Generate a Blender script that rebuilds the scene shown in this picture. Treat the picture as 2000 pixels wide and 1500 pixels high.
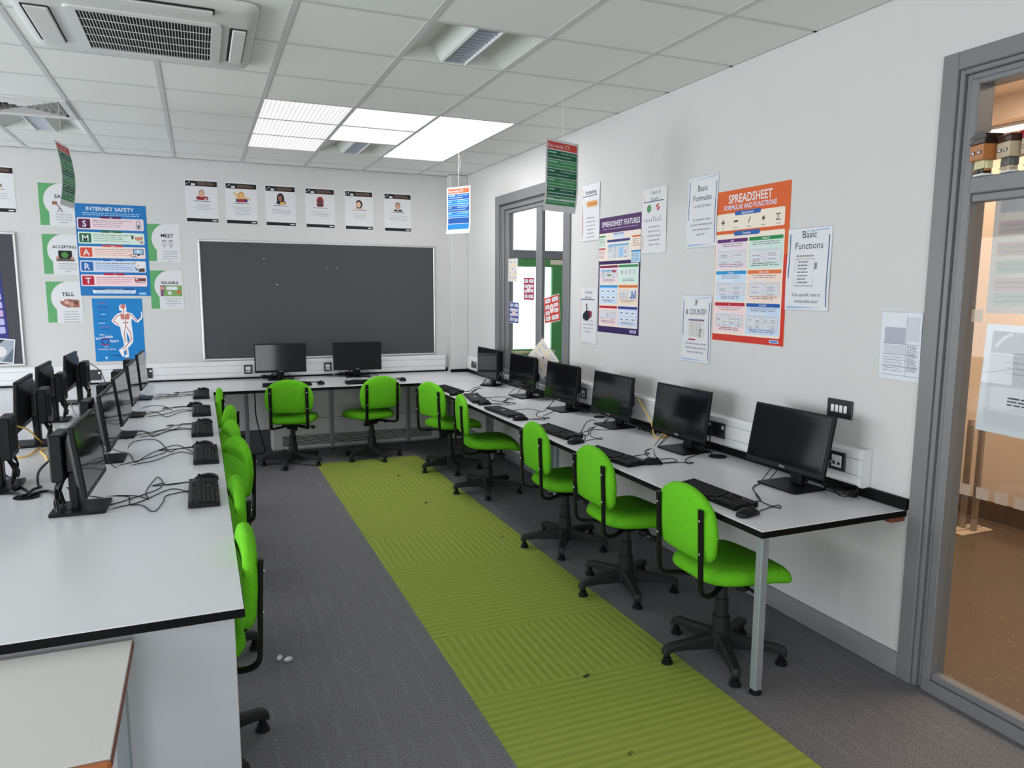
import bpy, math, random
from mathutils import Matrix, Vector
random.seed(7)
S = bpy.context.scene
for o in list(bpy.data.objects): bpy.data.objects.remove(o, do_unlink=True)
COL = S.collection
PI = math.pi

# ------------------------------------------------------------------ camera, world, light, exposure
YAW, PITCH, ROLL, FPX = 0.41005, -0.13671, 0.007, 1466.8
def _cam():
    cy, sy, cp, sp = math.cos(YAW), math.sin(YAW), math.cos(PITCH), math.sin(PITCH)
    f = Vector((sy*cp, cy*cp, sp)); r = Vector((cy, -sy, 0)); u = r.cross(f)
    cr, sr = math.cos(ROLL), math.sin(ROLL)
    R, U = cr*r + sr*u, -sr*r + cr*u
    m = Matrix((R, U, -f)).transposed().to_4x4()
    m.translation = (-2.765, 0.0, 1.690)
    cam = bpy.data.cameras.new('camera'); o = bpy.data.objects.new('camera', cam); COL.objects.link(o)
    o.matrix_world = m
    cam.sensor_width = 36; cam.lens = 36*FPX/2000
    cam.shift_x = -29.5/2000; cam.shift_y = 16.0/2000
    cam.clip_start = 0.05; cam.clip_end = 200
    S.camera = o
_cam()
S.view_settings.view_transform = 'Standard'; S.view_settings.look = 'None'
S.view_settings.gamma = 1; S.view_settings.use_curve_mapping = False
S.view_settings.exposure = 0.0
W = bpy.data.worlds.new('sky'); S.world = W; W.use_nodes = True
W.node_tree.nodes['Background'].inputs[0].default_value = (0.86, 0.93, 1.0, 1)
W.node_tree.nodes['Background'].inputs[1].default_value = 3.0
def area(name, loc, direction, sx, sy, power, color=(1, 1, 1), spread=PI):
    l = bpy.data.lights.new(name, 'AREA'); l.shape = 'RECTANGLE'; l.size = sx; l.size_y = sy
    l.energy = power; l.color = color; l.spread = spread
    o = bpy.data.objects.new(name, l); COL.objects.link(o)
    o.location = loc; o.rotation_euler = Vector(direction).to_track_quat('-Z', 'Y').to_euler()
    return o
# daylight through the left windows, plus an added fill lamp behind the camera
area('daylight_left_near', (-7.95, 2.4, 1.40), (1, 0, -0.16), 3.4, 2.2, 152, (0.95, 0.98, 1.0))
area('daylight_left_far', (-7.95, 6.2, 1.40), (1, 0, -0.16), 3.4, 2.2, 128, (0.95, 0.98, 1.0))
area('fill_behind', (-4.0, -2.3, 1.35), (0.1, 1, -0.16), 4.4, 2.0, 62, (0.96, 0.98, 1.0))  # added fill to brighten the near end of the room

# ------------------------------------------------------------------ materials
MATS = {}
def mat(name, color, rough=0.5, metal=0.0, spec=0.5, var=0.06, scale=40.0, bump=0.0, emit=None, coat=0.0):
    if name in MATS: return MATS[name]
    m = bpy.data.materials.new(name); m.use_nodes = True
    nt = m.node_tree; b = nt.nodes['Principled BSDF']
    b.inputs['Roughness'].default_value = rough; b.inputs['Metallic'].default_value = metal
    b.inputs['Specular IOR Level'].default_value = spec
    if coat: b.inputs['Coat Weight'].default_value = coat
    c = (*color, 1)
    if var > 0 or bump > 0:
        tc = nt.nodes.new('ShaderNodeTexCoord'); nz = nt.nodes.new('ShaderNodeTexNoise')
        nz.inputs['Scale'].default_value = scale; nz.inputs['Detail'].default_value = 3
        nt.links.new(tc.outputs['Object'], nz.inputs['Vector'])
        if var > 0:
            mx = nt.nodes.new('ShaderNodeMix'); mx.data_type = 'RGBA'
            mx.inputs[6].default_value = (*[v*(1-var) for v in color], 1)
            mx.inputs[7].default_value = (*[min(1, v*(1+var)) for v in color], 1)
            nt.links.new(nz.outputs['Fac'], mx.inputs[0]); nt.links.new(mx.outputs[2], b.inputs['Base Color'])
        else: b.inputs['Base Color'].default_value = c
        if bump > 0:
            bp = nt.nodes.new('ShaderNodeBump'); bp.inputs['Strength'].default_value = bump; bp.inputs['Distance'].default_value = 0.002
            nt.links.new(nz.outputs['Fac'], bp.inputs['Height']); nt.links.new(bp.outputs['Normal'], b.inputs['Normal'])
    else: b.inputs['Base Color'].default_value = c
    if emit:
        b.inputs['Emission Color'].default_value = (*emit[0], 1); b.inputs['Emission Strength'].default_value = emit[1]
    MATS[name] = m
    return m
def srgb(r, g, b):
    f = lambda v: (v/255/12.92 if v/255 <= 0.04045 else ((v/255+0.055)/1.055)**2.4)
    return (f(r), f(g), f(b))
def ink(r, g, b):                                   # printed colour on paper
    return mat('print_%d_%d_%d' % (r, g, b), srgb(r, g, b), 0.55, var=0.03, scale=15, spec=0.3)

M_wall = mat('wall_paint', (0.585, 0.58, 0.57), 0.75, var=0.02, scale=6, bump=0.02, spec=0.25)
M_tile = mat('ceiling_tile', (0.77, 0.775, 0.75), 0.9, var=0.04, scale=260, bump=0.05, spec=0.1)
M_tbar = mat('ceiling_grid', (0.56, 0.56, 0.55), 0.5, var=0.02)
M_frame = mat('grey_frame_paint', (0.175, 0.178, 0.186), 0.4, var=0.04, scale=8)
M_skirt = mat('grey_skirting', (0.24, 0.245, 0.255), 0.45, var=0.05, scale=6)
M_lam = mat('grey_laminate', (0.72, 0.73, 0.755), 0.24, var=0.04, scale=300)
M_lamv = mat('grey_panel_laminate', (0.47, 0.485, 0.50), 0.45, var=0.03, scale=60)
M_black = mat('black_edging', (0.004, 0.004, 0.004), 0.5, spec=0.12, var=0.2)
M_blackp = mat('black_plastic', (0.007, 0.007, 0.008), 0.42, spec=0.18, var=0.15, scale=90)
M_key = mat('black_keys', (0.009, 0.009, 0.010), 0.5, spec=0.2, var=0.1)
M_screen = mat('dark_display', (0.006, 0.006, 0.008), 0.07, var=0.0, spec=0.42)
M_cable = mat('black_cable', (0.005, 0.005, 0.005), 0.4, spec=0.2, var=0.1)
M_yellow = mat('yellow_cable', (0.85, 0.52, 0.10), 0.45, var=0.05)
M_green = mat('green_fabric', (0.135, 0.50, 0.018), 0.95, var=0.16, scale=70, bump=0.25, spec=0.15)
M_base = mat('chair_black_plastic', (0.016, 0.016, 0.017), 0.55, spec=0.3, var=0.25, scale=60)
M_metalb = mat('black_metal', (0.005, 0.005, 0.005), 0.35, spec=0.25, var=0.1)
M_steel = mat('steel', (0.6, 0.6, 0.62), 0.25, metal=1.0, var=0.05)
M_leg = mat('grey_steel_leg', (0.30, 0.335, 0.35), 0.4, metal=0.3, var=0.06, scale=20)
M_white = mat('white_plastic', (0.78, 0.78, 0.775), 0.4, var=0.02)
M_trunk = mat('white_trunking', (0.72, 0.72, 0.725), 0.35, var=0.02)
M_alu = mat('aluminium', (0.62, 0.62, 0.62), 0.35, metal=0.6, var=0.04)
M_felt = mat('grey_felt', (0.074, 0.075, 0.082), 0.95, var=0.14, scale=350, bump=0.2, spec=0.1)
M_ac = mat('ac_white', (0.62, 0.62, 0.60), 0.4, var=0.03)
M_dark = mat('dark_void', (0.004, 0.004, 0.004), 0.8, var=0.1)
M_paper = mat('white_paper', (0.66, 0.66, 0.68), 0.55, var=0.02, scale=20)
M_cream = mat('cream_laminate', (0.62, 0.61, 0.58), 0.35, var=0.04, scale=150)
M_wood = mat('orange_wood', (0.33, 0.10, 0.025), 0.45, var=0.25, scale=25)
M_red = mat('red_brown_wood', (0.20, 0.05, 0.03), 0.6, var=0.4, scale=60)
M_louvre = mat('mirror_louvre', (0.42, 0.44, 0.50), 0.45, metal=0.6, var=0.1)
M_light = mat('luminaire_white', (0.62, 0.63, 0.60), 0.5, var=0.02)
M_convect = mat('white_convector', (0.50, 0.50, 0.48), 0.5, var=0.03)
M_corr = mat('peach_wall', (0.86, 0.70, 0.55), 0.7, var=0.03, scale=8)
M_doorg = mat('green_door_paint', (0.05, 0.28, 0.06), 0.4, var=0.05, scale=8)
M_string = mat('white_string', (0.75, 0.75, 0.73), 0.8, var=0.05)
M_lobby = mat('lobby_wall', (0.8, 0.8, 0.8), 0.8, var=0.02)

def glass(name, tint=(0.97, 0.98, 0.98), alpha=0.07, rough=0.0):
    m = bpy.data.materials.new(name); m.use_nodes = True; nt = m.node_tree
    out = nt.nodes['Material Output']; nt.nodes.remove(nt.nodes['Principled BSDF'])
    t = nt.nodes.new('ShaderNodeBsdfTransparent'); t.inputs[0].default_value = (*tint, 1)
    g = nt.nodes.new('ShaderNodeBsdfGlossy'); g.inputs['Roughness'].default_value = rough
    fr = nt.nodes.new('ShaderNodeFresnel'); fr.inputs[0].default_value = 1.45
    mx = nt.nodes.new('ShaderNodeMixShader')
    mu = nt.nodes.new('ShaderNodeMath'); mu.operation = 'MULTIPLY'; mu.inputs[1].default_value = 0.8
    ge = nt.nodes.new('ShaderNodeNewGeometry'); iv = nt.nodes.new('ShaderNodeMath'); iv.operation = 'SUBTRACT'; iv.inputs[0].default_value = 0.8
    nt.links.new(ge.outputs['Backfacing'], iv.inputs[1]); iv.use_clamp = True; nt.links.new(iv.outputs[0], mu.inputs[1])
    nt.links.new(fr.outputs[0], mu.inputs[0]); nt.links.new(mu.outputs[0], mx.inputs[0])
    nt.links.new(t.outputs[0], mx.inputs[1]); nt.links.new(g.outputs[0], mx.inputs[2]); nt.links.new(mx.outputs[0], out.inputs[0])
    MATS[name] = m; return m
M_glass = glass('clear_glass'); M_plexi = glass('clear_acrylic', (0.93, 0.93, 0.93))
def sheer(name, color, a):                          # thin translucent film (plastic sleeve, back of a laminated print)
    m = bpy.data.materials.new(name); m.use_nodes = True; nt = m.node_tree; b = nt.nodes['Principled BSDF']
    b.inputs['Base Color'].default_value = (*color, 1); b.inputs['Alpha'].default_value = a; b.inputs['Roughness'].default_value = 0.25
    MATS[name] = m; return m
M_sleeve = sheer('plastic_sleeve_film', (0.85, 0.86, 0.88), 0.28)

def nodes_mat(name, build, rough=0.9, spec=0.2):
    m = bpy.data.materials.new(name); m.use_nodes = True; nt = m.node_tree; b = nt.nodes['Principled BSDF']
    b.inputs['Roughness'].default_value = rough; b.inputs['Specular IOR Level'].default_value = spec
    build(nt, b); MATS[name] = m; return m
def N(nt, t, **k):
    n = nt.nodes.new(t)
    for a, v in k.items(): setattr(n, a, v)
    return n
def MA(nt, op, a, b=None, c=None):
    n = nt.nodes.new('ShaderNodeMath'); n.operation = op
    for i, v in enumerate((a, b, c)):
        if v is None: continue
        if isinstance(v, (int, float)): n.inputs[i].default_value = v
        else: nt.links.new(v, n.inputs[i])
    return n.outputs[0]
def NOISE(nt, vec, scale, detail=2, mapping=None):
    if mapping:
        mp = N(nt, 'ShaderNodeMapping'); mp.inputs['Scale'].default_value = mapping
        nt.links.new(vec, mp.inputs[0]); vec = mp.outputs[0]
    n = N(nt, 'ShaderNodeTexNoise'); n.inputs['Scale'].default_value = scale; n.inputs['Detail'].default_value = detail
    nt.links.new(vec, n.inputs['Vector']); return n.outputs['Fac']
def MIX(nt, fac, a, b):
    n = N(nt, 'ShaderNodeMix', data_type='RGBA')
    if isinstance(fac, (int, float)): n.inputs[0].default_value = fac
    else: nt.links.new(fac, n.inputs[0])
    for i, v in ((6, a), (7, b)):
        if isinstance(v, tuple): n.inputs[i].default_value = (*v, 1)
        else: nt.links.new(v, n.inputs[i])
    return n.outputs[2]
def carpet_grey(nt, b):
    g = N(nt, 'ShaderNodeNewGeometry').outputs['Position']
    s = N(nt, 'ShaderNodeSeparateXYZ'); nt.links.new(g, s.inputs[0])
    speck = NOISE(nt, g, 160, 3)
    fine = NOISE(nt, g, 30, 3, (9, 1.2, 1))
    col = MIX(nt, MA(nt, 'MULTIPLY_ADD', MA(nt, 'SUBTRACT', speck, 0.5), 3.2, 0.5), (0.115, 0.112, 0.120), (0.245, 0.238, 0.252))
    # loom streaks along the room, broken up
    fx = MA(nt, 'FRACT', MA(nt, 'MULTIPLY', s.outputs[0], 13.0))
    ln = MA(nt, 'LESS_THAN', MA(nt, 'ABSOLUTE', MA(nt, 'SUBTRACT', fx, 0.5)), 0.10)
    br = MA(nt, 'GREATER_THAN', NOISE(nt, g, 3.5, 4, (4, 1.6, 1)), 0.50)
    col = MIX(nt, MA(nt, 'MULTIPLY', MA(nt, 'MULTIPLY', ln, br), MA(nt, 'MULTIPLY', fine, 0.5)), col, (0.26, 0.26, 0.27))
    # carpet tile joints
    ty = MA(nt, 'FRACT', MA(nt, 'MULTIPLY', s.outputs[1], 1/0.518)); tx = MA(nt, 'FRACT', MA(nt, 'MULTIPLY', MA(nt, 'ADD', s.outputs[0], 1.80), 2.0))
    jn = MA(nt, 'MAXIMUM', MA(nt, 'LESS_THAN', ty, 0.008), MA(nt, 'LESS_THAN', tx, 0.008))
    col = MIX(nt, MA(nt, 'MULTIPLY', jn, 0.22), col, (0.04, 0.04, 0.04))
    wear = NOISE(nt, g, 1.3, 3)
    col = MIX(nt, MA(nt, 'MULTIPLY', wear, 0.25), col, (0.10, 0.092, 0.092))
    nt.links.new(col, b.inputs['Base Color'])
    bp = N(nt, 'ShaderNodeBump'); bp.inputs['Strength'].default_value = 0.4; bp.inputs['Distance'].default_value = 0.003
    nt.links.new(speck, bp.inputs['Height']); nt.links.new(bp.outputs[0], b.inputs['Normal'])
def carpet_green(nt, b):
    g = N(nt, 'ShaderNodeNewGeometry').outputs['Position']
    s = N(nt, 'ShaderNodeSeparateXYZ'); nt.links.new(g, s.inputs[0])
    q = MA(nt, 'FRACT', MA(nt, 'MULTIPLY', MA(nt, 'SUBTRACT', s.outputs[1], 2.765), 1/1.565))
    vert = MA(nt, 'LESS_THAN', q, 0.36)
    sx = MA(nt, 'SINE', MA(nt, 'MULTIPLY', s.outputs[0], 2*PI/0.043)); sy = MA(nt, 'SINE', MA(nt, 'MULTIPLY', s.outputs[1], 2*PI/0.043))
    st = MA(nt, 'ADD', MA(nt, 'MULTIPLY', sx, vert), MA(nt, 'MULTIPLY', sy, MA(nt, 'SUBTRACT', 1.0, vert)))
    nb = NOISE(nt, g, 6, 3); speck = NOISE(nt, g, 190, 3)
    st = MA(nt, 'MULTIPLY_ADD', MA(nt, 'MULTIPLY', st, nb), 0.62, 0.45)
    col = MIX(nt, MA(nt, 'MINIMUM', MA(nt, 'MAXIMUM', st, 0.0), 1.0), (0.255, 0.315, 0.050), (0.370, 0.430, 0.095))
    col = MIX(nt, MA(nt, 'MULTIPLY', speck, 0.5), col, (0.18, 0.23, 0.035))
    dirt = MA(nt, 'GREATER_THAN', NOISE(nt, g, 9, 4), 0.735)
    col = MIX(nt, MA(nt, 'MULTIPLY', dirt, 0.6), col, (0.05, 0.06, 0.015))
    nt.links.new(col, b.inputs['Base Color'])
    bp = N(nt, 'ShaderNodeBump'); bp.inputs['Strength'].default_value = 0.6; bp.inputs['Distance'].default_value = 0.004
    nt.links.new(MA(nt, 'ADD', st, MA(nt, 'MULTIPLY', speck, 0.7)), bp.inputs['Height']); nt.links.new(bp.outputs[0], b.inputs['Normal'])
def corridor_floor(nt, b):
    g = N(nt, 'ShaderNodeNewGeometry').outputs['Position']
    fl = MA(nt, 'GREATER_THAN', NOISE(nt, g, 55, 2, (1, 0.45, 1)), 0.66)
    col = MIX(nt, NOISE(nt, g, 2.0, 3), (0.085, 0.060, 0.042), (0.115, 0.080, 0.055))
    col = MIX(nt, MA(nt, 'MULTIPLY', fl, 0.5), col, (0.30, 0.23, 0.16))
    nt.links.new(col, b.inputs['Base Color'])
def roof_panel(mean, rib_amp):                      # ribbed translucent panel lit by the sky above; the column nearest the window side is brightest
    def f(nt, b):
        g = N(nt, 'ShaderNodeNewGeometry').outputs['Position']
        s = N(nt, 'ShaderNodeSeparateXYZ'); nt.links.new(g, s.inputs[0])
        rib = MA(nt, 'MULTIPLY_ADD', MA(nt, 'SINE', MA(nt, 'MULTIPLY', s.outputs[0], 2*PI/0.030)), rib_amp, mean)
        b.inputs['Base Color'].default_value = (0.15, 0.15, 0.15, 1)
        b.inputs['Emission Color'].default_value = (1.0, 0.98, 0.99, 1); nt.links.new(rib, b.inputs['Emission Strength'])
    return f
M_cgrey = nodes_mat('grey_carpet', carpet_grey, 0.95, 0.1)
M_cgreen = nodes_mat('green_carpet', carpet_green, 0.95, 0.1)
M_cfloor = nodes_mat('brown_speckled_vinyl', corridor_floor, 0.3, 0.5)
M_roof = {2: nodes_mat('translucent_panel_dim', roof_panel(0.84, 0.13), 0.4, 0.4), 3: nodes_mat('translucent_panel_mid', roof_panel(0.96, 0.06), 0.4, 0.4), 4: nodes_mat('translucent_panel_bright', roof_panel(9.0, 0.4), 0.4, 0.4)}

# ------------------------------------------------------------------ mesh builder
class MB:
    def __init__(s): s.V = []; s.F = []; s.I = []; s.m = []
    def mi(s, m):
        if m not in s.m: s.m.append(m)
        return s.m.index(m)
    def add(s, vs, fs, m, X=None):
        o = len(s.V); k = s.mi(m)
        s.V += [tuple(X @ Vector(v)) if X else tuple(v) for v in vs]
        for f in fs: s.F.append([i+o for i in f]); s.I.append(k)
        return s
    def box(s, x0, x1, y0, y1, z0, z1, m, r=0.0, X=None):
        if r <= 0:
            vs = [(x, y, z) for x in (x0, x1) for y in (y0, y1) for z in (z0, z1)]
            return s.add(vs, [(0, 1, 3, 2), (4, 6, 7, 5), (0, 4, 5, 1), (2, 3, 7, 6), (0, 2, 6, 4), (1, 5, 7, 3)], m, X)
        c = ((x0+x1)/2, (y0+y1)/2, (z0+z1)/2); h = ((x1-x0)/2, (y1-y0)/2, (z1-z0)/2)
        r = min(r, h[0]*0.98, h[1]*0.98, h[2]*0.98)
        vs = []; ix = {}
        for sx in (-1, 1):
            for sy in (-1, 1):
                for sz in (-1, 1):
                    sg = (sx, sy, sz)
                    for a in range(3):
                        ix[(sg, a)] = len(vs)
                        vs.append(tuple(c[i] + sg[i]*(h[i] if i == a else h[i]-r) for i in range(3)))
        fs = []
        for a in range(3):
            b, d = (a+1) % 3, (a+2) % 3
            for sg in (-1, 1):
                q = []
                for sb, sd in ((-1, -1), (1, -1), (1, 1), (-1, 1)):
                    t = [0, 0, 0]; t[a] = sg; t[b] = sb; t[d] = sd; q.append(ix[(tuple(t), a)])
                fs.append(q if sg > 0 else q[::-1])
            for sb in (-1, 1):
                for sd in (-1, 1):
                    t0 = [0, 0, 0]; t1 = [0, 0, 0]; t0[a] = -1; t1[a] = 1
                    t0[b] = t1[b] = sb; t0[d] = t1[d] = sd; t0 = tuple(t0); t1 = tuple(t1)
                    q = [ix[(t0, b)], ix[(t1, b)], ix[(t1, d)], ix[(t0, d)]]
                    fs.append(q if sb*sd < 0 else q[::-1])
        for sx in (-1, 1):
            for sy in (-1, 1):
                for sz in (-1, 1):
                    t = (sx, sy, sz); q = [ix[(t, 0)], ix[(t, 1)], ix[(t, 2)]]
                    fs.append(q if sx*sy*sz > 0 else q[::-1])
        return s.add(vs, fs, m, X)
    def loft(s, rings, m, X=None, cap=True, closed=False):
        n = len(rings[0]); vs = [p for r in rings for p in r]; fs = []
        R = len(rings)
        for i in range(R if closed else R-1):
            j = (i+1) % R
            for k in range(n):
                l = (k+1) % n; fs.append((i*n+k, i*n+l, j*n+l, j*n+k))
        if cap and not closed: fs.append(tuple(range(n))[::-1]); fs.append(tuple(range((R-1)*n, R*n)))
        return s.add(vs, fs, m, X)
    def prism(s, pts, z0, z1, m, X=None):           # outline (x, y) extruded along z
        return s.loft([[(x, y, z0) for x, y in pts], [(x, y, z1) for x, y in pts]], m, X)
    def poly(s, pts, m, X=None): return s.add(pts, [tuple(range(len(pts)))], m, X)
    def cyl(s, p0, p1, r0, m, r1=None, n=14, X=None):
        p0, p1 = Vector(p0), Vector(p1); r1 = r0 if r1 is None else r1
        d = (p1-p0).normalized(); a = d.orthogonal().normalized(); b = d.cross(a)
        ring = lambda p, r: [tuple(p + a*math.cos(2*PI*k/n)*r + b*math.sin(2*PI*k/n)*r) for k in range(n)]
        return s.loft([ring(p0, r0), ring(p1, r1)], m, X)
    def lathe(s, prof, m, n=20, X=None):            # (radius, z) about the z axis
        return s.loft([[(r*math.cos(2*PI*k/n), r*math.sin(2*PI*k/n), z) for k in range(n)] for r, z in prof], m, X)
    def tube(s, pts, r, m, n=6, X=None, sub=4, flat=None):
        P = smooth_path(pts, sub) if sub > 1 else [Vector(p) for p in pts]
        rings = []; up = Vector((0.13, 0.31, 0.94))
        for i, p in enumerate(P):
            d = (P[min(i+1, len(P)-1)] - P[max(i-1, 0)])
            if d.length < 1e-9: d = Vector((0, 0, 1))
            d.normalize()
            a = d.cross(up)
            if a.length < 1e-3: a = d.orthogonal()
            a.normalize(); b = a.cross(d).normalized(); up = b
            rings.append([tuple(p + a*math.cos(2*PI*k/n)*r + b*math.sin(2*PI*k/n)*r*(flat or 1)) for k in range(n)])
        return s.loft(rings, m, X)
    def build(s, name, parent=None, smooth=True, ang=35, **kw):
        me = bpy.data.meshes.new(name); me.from_pydata(s.V, [], s.F)
        for m in s.m: me.materials.append(m)
        me.polygons.foreach_set('material_index', s.I)
        if smooth:
            me.polygons.foreach_set('use_smooth', [True]*len(me.polygons))
            me.set_sharp_from_angle(angle=math.radians(ang))
        me.update()
        o = bpy.data.objects.new(name, me); COL.objects.link(o)
        if parent: o.parent = parent
        return tag(o, **kw)
def smooth_path(pts, sub):
    P = [Vector(p) for p in pts]; out = []
    for i in range(len(P)-1):
        a, b, c, d = P[max(i-1, 0)], P[i], P[i+1], P[min(i+2, len(P)-1)]
        for k in range(sub):
            t = k/sub
            out.append(0.5*((2*b) + (c-a)*t + (2*a-5*b+4*c-d)*t*t + (3*b-a-3*c+d)*t*t*t))
    out.append(P[-1]); return out
def tag(o, label=None, cat=None, group=None, kind=None):
    if label: o['label'] = label
    if cat: o['category'] = cat
    if group: o['group'] = group
    if kind: o['kind'] = kind
    return o
def thing(name, loc, rz=0.0, label=None, cat=None, group=None):
    o = bpy.data.objects.new(name, None); COL.objects.link(o); o.empty_display_size = 0.05
    o.location = loc; o.rotation_euler = (0, 0, rz)
    return tag(o, label, cat, group)
KIDS = {}
def dup(root, loc=None, rz=None, label=None, group=None, skip=()):
    def cp(o, parent):
        c = o.copy(); COL.objects.link(c)
        c.parent = parent
        for k in [q for q in bpy.data.objects if q.parent is o]:
            if k.name.split('.')[0] in skip: continue
            cp(k, c)
        return c
    r = cp(root, None)
    if loc is not None: r.location = loc
    if rz is not None: r.rotation_euler = (0, 0, rz)
    if label: r['label'] = label
    if group: r['group'] = group
    return r
def kid(root, name): return [q for q in bpy.data.objects if q.parent is root and q.name.split('.')[0] == name]
def struct(mb, name, parent=None, smooth=False):
    return mb.build(name, parent, smooth, kind=None if parent else 'structure')
def RZ(a): return Matrix.Rotation(a, 4, 'Z')
def T(x, y, z): return Matrix.Translation((x, y, z))

# ------------------------------------------------------------------ the room
H = 2.917; YB = 8.20
GX = lambda c: -3.519 + 0.6*c
GY = lambda r: 3.546 + 0.6203*r
HOLES = {(3, 0), (3, 5), (-1, 5), (-1, 4)}
PANELS = [(2, 3), (2, 4), (2, 5), (3, 3), (3, 4), (4, 3), (4, 4), (4, 5)]
c = MB()
for i in range(-8, 6):
    for j in range(-10, 8):
        if (i, j) in HOLES or (i, j) in PANELS: continue
        x0, x1 = max(GX(i), -7.9), min(GX(i+1), 0.0); y0, y1 = max(GY(j), -2.25), min(GY(j+1), YB)
        c.box(x0, x1, y0, y1, H, H+0.015, M_tile)
ceiling = struct(c, 'ceiling')
g = MB()
for i in range(-7, 6): g.box(GX(i)-0.014, GX(i)+0.014, -2.25, YB, H-0.0035, H-0.0005, M_tbar)
for j in range(-9, 9):
    y = min(GY(j), YB-0.012)
    for i in range(-8, 6): g.box(max(GX(i)+0.014, -7.9), min(GX(i+1)-0.014, 0), y-0.010, y+0.010, H-0.0030, H-0.0005, M_tbar)
g.box(-7.9, 0, YB-0.02, YB, H-0.003, H-0.0005, M_tbar); g.box(-0.02, 0, -2.25, YB, H-0.003, H-0.0005, M_tbar)
struct(g, 'ceiling_grid', ceiling)
f = MB(); f.box(-7.9, 0.15, -2.25, YB, -0.05, 0.0, M_cgrey)
floor = struct(f, 'floor')
f = MB(); f.box(-1.803, -0.803, 2.765-1.565*3.2, 7.31, 0.0005, 0.003, M_cgreen)
struct(f, 'green_carpet_strip', floor)

def wall_with_holes(name, axis, p0, p1, a0, a1, z0, z1, holes, m):
    """slab between p0 and p1 on the given axis, running a0..a1, openings (a, b, za, zb) left out"""
    w = MB(); cuts = sorted(set([a0, a1] + [h[0] for h in holes] + [h[1] for h in holes]))
    for a, b in zip(cuts, cuts[1:]):
        zs = [(z0, z1)]
        for h in holes:
            if h[0] <= a+1e-6 and h[1] >= b-1e-6:
                zs = [q for q in ((z0, h[2]), (h[3], z1)) if q[1] > q[0]+1e-4]
        for q in zs:
            if axis == 'x': w.box(p0, p1, a, b, q[0], q[1], m)
            else: w.box(a, b, p0, p1, q[0], q[1], m)
    return struct(w, name)
wall_with_holes('wall_right', 'x', 0, 0.15, -2.25, YB+0.12, 0, H+0.02, [(0.95, 2.143, 0, 2.543), (5.58, 7.075, 0.80, 2.505)], M_wall)
wall_with_holes('wall_back', 'y', YB, YB+0.12, -8.0, 0.0, 0, H+0.02, [], M_wall)
wall_with_holes('wall_left', 'x', -8.02, -7.9, -2.25, YB, 0, H+0.02, [(0.7, 4.1, 0.28, 2.55), (4.5, 7.9, 0.28, 2.55)], M_wall)
wall_with_holes('wall_front', 'y', -2.37, -2.25, -8.02, 0.15, 0, H+0.02, [(-6.25, -1.75, 0.3, 2.4)], M_wall)  # opening added in the unseen wall for the fill lamp
w = MB(); w.box(-0.195, 0.0, 8.03, YB, 0, H-0.004, M_wall, 0.006); struct(w, 'wall_pillar')
b = MB(); b.box(-0.016, 0, 2.213, 8.03, 0, 0.108, M_skirt, 0.004); struct(b, 'baseboard_right')
b = MB(); b.box(-7.9, -0.2, YB-0.016, YB, 0, 0.21, mat('dark_skirting', (0.06, 0.06, 0.065), 0.5), 0.004); struct(b, 'baseboard_back')

def window_bars(name, axis, p, a0, a1, z0, z1):     # plain frames of the unseen side windows and of the added one behind the camera
    w = MB()
    def bar(a, b, c_, d):
        if axis == 'x': w.box(p, p+0.06, a, b, c_, d, M_frame, 0.004)
        else: w.box(a, b, p, p+0.06, c_, d, M_frame, 0.004)
    for a, b, c_, d in ((a0, a1, z0, z0+0.06), (a0, a1, z1-0.06, z1), (a0, a0+0.06, z0+.06, z1-.06), (a1-0.06, a1, z0+.06, z1-.06), ((a0+a1)/2-0.03, (a0+a1)/2+0.03, z0+.06, z1-.06)): bar(a, b, c_, d)
    struct(w, name, smooth=True)
window_bars('window_3', 'x', -8.0, 0.7, 4.1, 0.28, 2.55); window_bars('window_4', 'x', -8.0, 4.5, 7.9, 0.28, 2.55)
window_bars('fill_window', 'y', -2.35, -6.25, -1.75, 0.3, 2.4)  # window added behind the camera to hold the fill lamp

# window_1: tall grey-framed glazing onto the lobby
w = MB()
w.box(-0.018, 0.0, 7.06, 7.155, 0.80, 2.592, M_frame, 0.004); w.box(-0.018, 0.0, 5.495, 5.60, 0.80, 2.592, M_frame, 0.004)
w.box(-0.018, 0.0, 5.60, 7.06, 2.50, 2.592, M_frame, 0.004)
win = struct(w, 'window_1', smooth=True)
w = MB()
w.box(0.012, 0.05, 7.00, 7.075, 0.80, 2.505, M_frame, 0.005); w.box(0.012, 0.05, 5.58, 5.66, 0.80, 2.505, M_frame, 0.005)
w.box(0.012, 0.05, 5.66, 7.00, 2.45, 2.505, M_frame, 0.005); w.box(0.012, 0.05, 5.66, 7.00, 0.80, 0.90, M_frame, 0.005)
w.box(0.028, 0.068, 6.915, 7.00, 0.90, 2.45, M_frame, 0.006); w.box(0.028, 0.068, 5.66, 5.71, 0.90, 2.45, M_frame, 0.006)
w.box(0.028, 0.068, 5.71, 6.915, 2.41, 2.45, M_frame, 0.006); w.box(0.028, 0.068, 5.71, 6.915, 0.90, 0.95, M_frame, 0.006)
w.build('frame', win)
w = MB(); w.box(0.026, 0.070, 6.135, 6.250, 0.95, 2.41, M_frame, 0.008); w.build('mullion', win)
for a, b_ in ((6.250, 6.915), (5.71, 6.135)):
    w = MB(); w.box(0.046, 0.052, a, b_, 0.95, 2.41, M_glass); w.build('pane', win)

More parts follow.
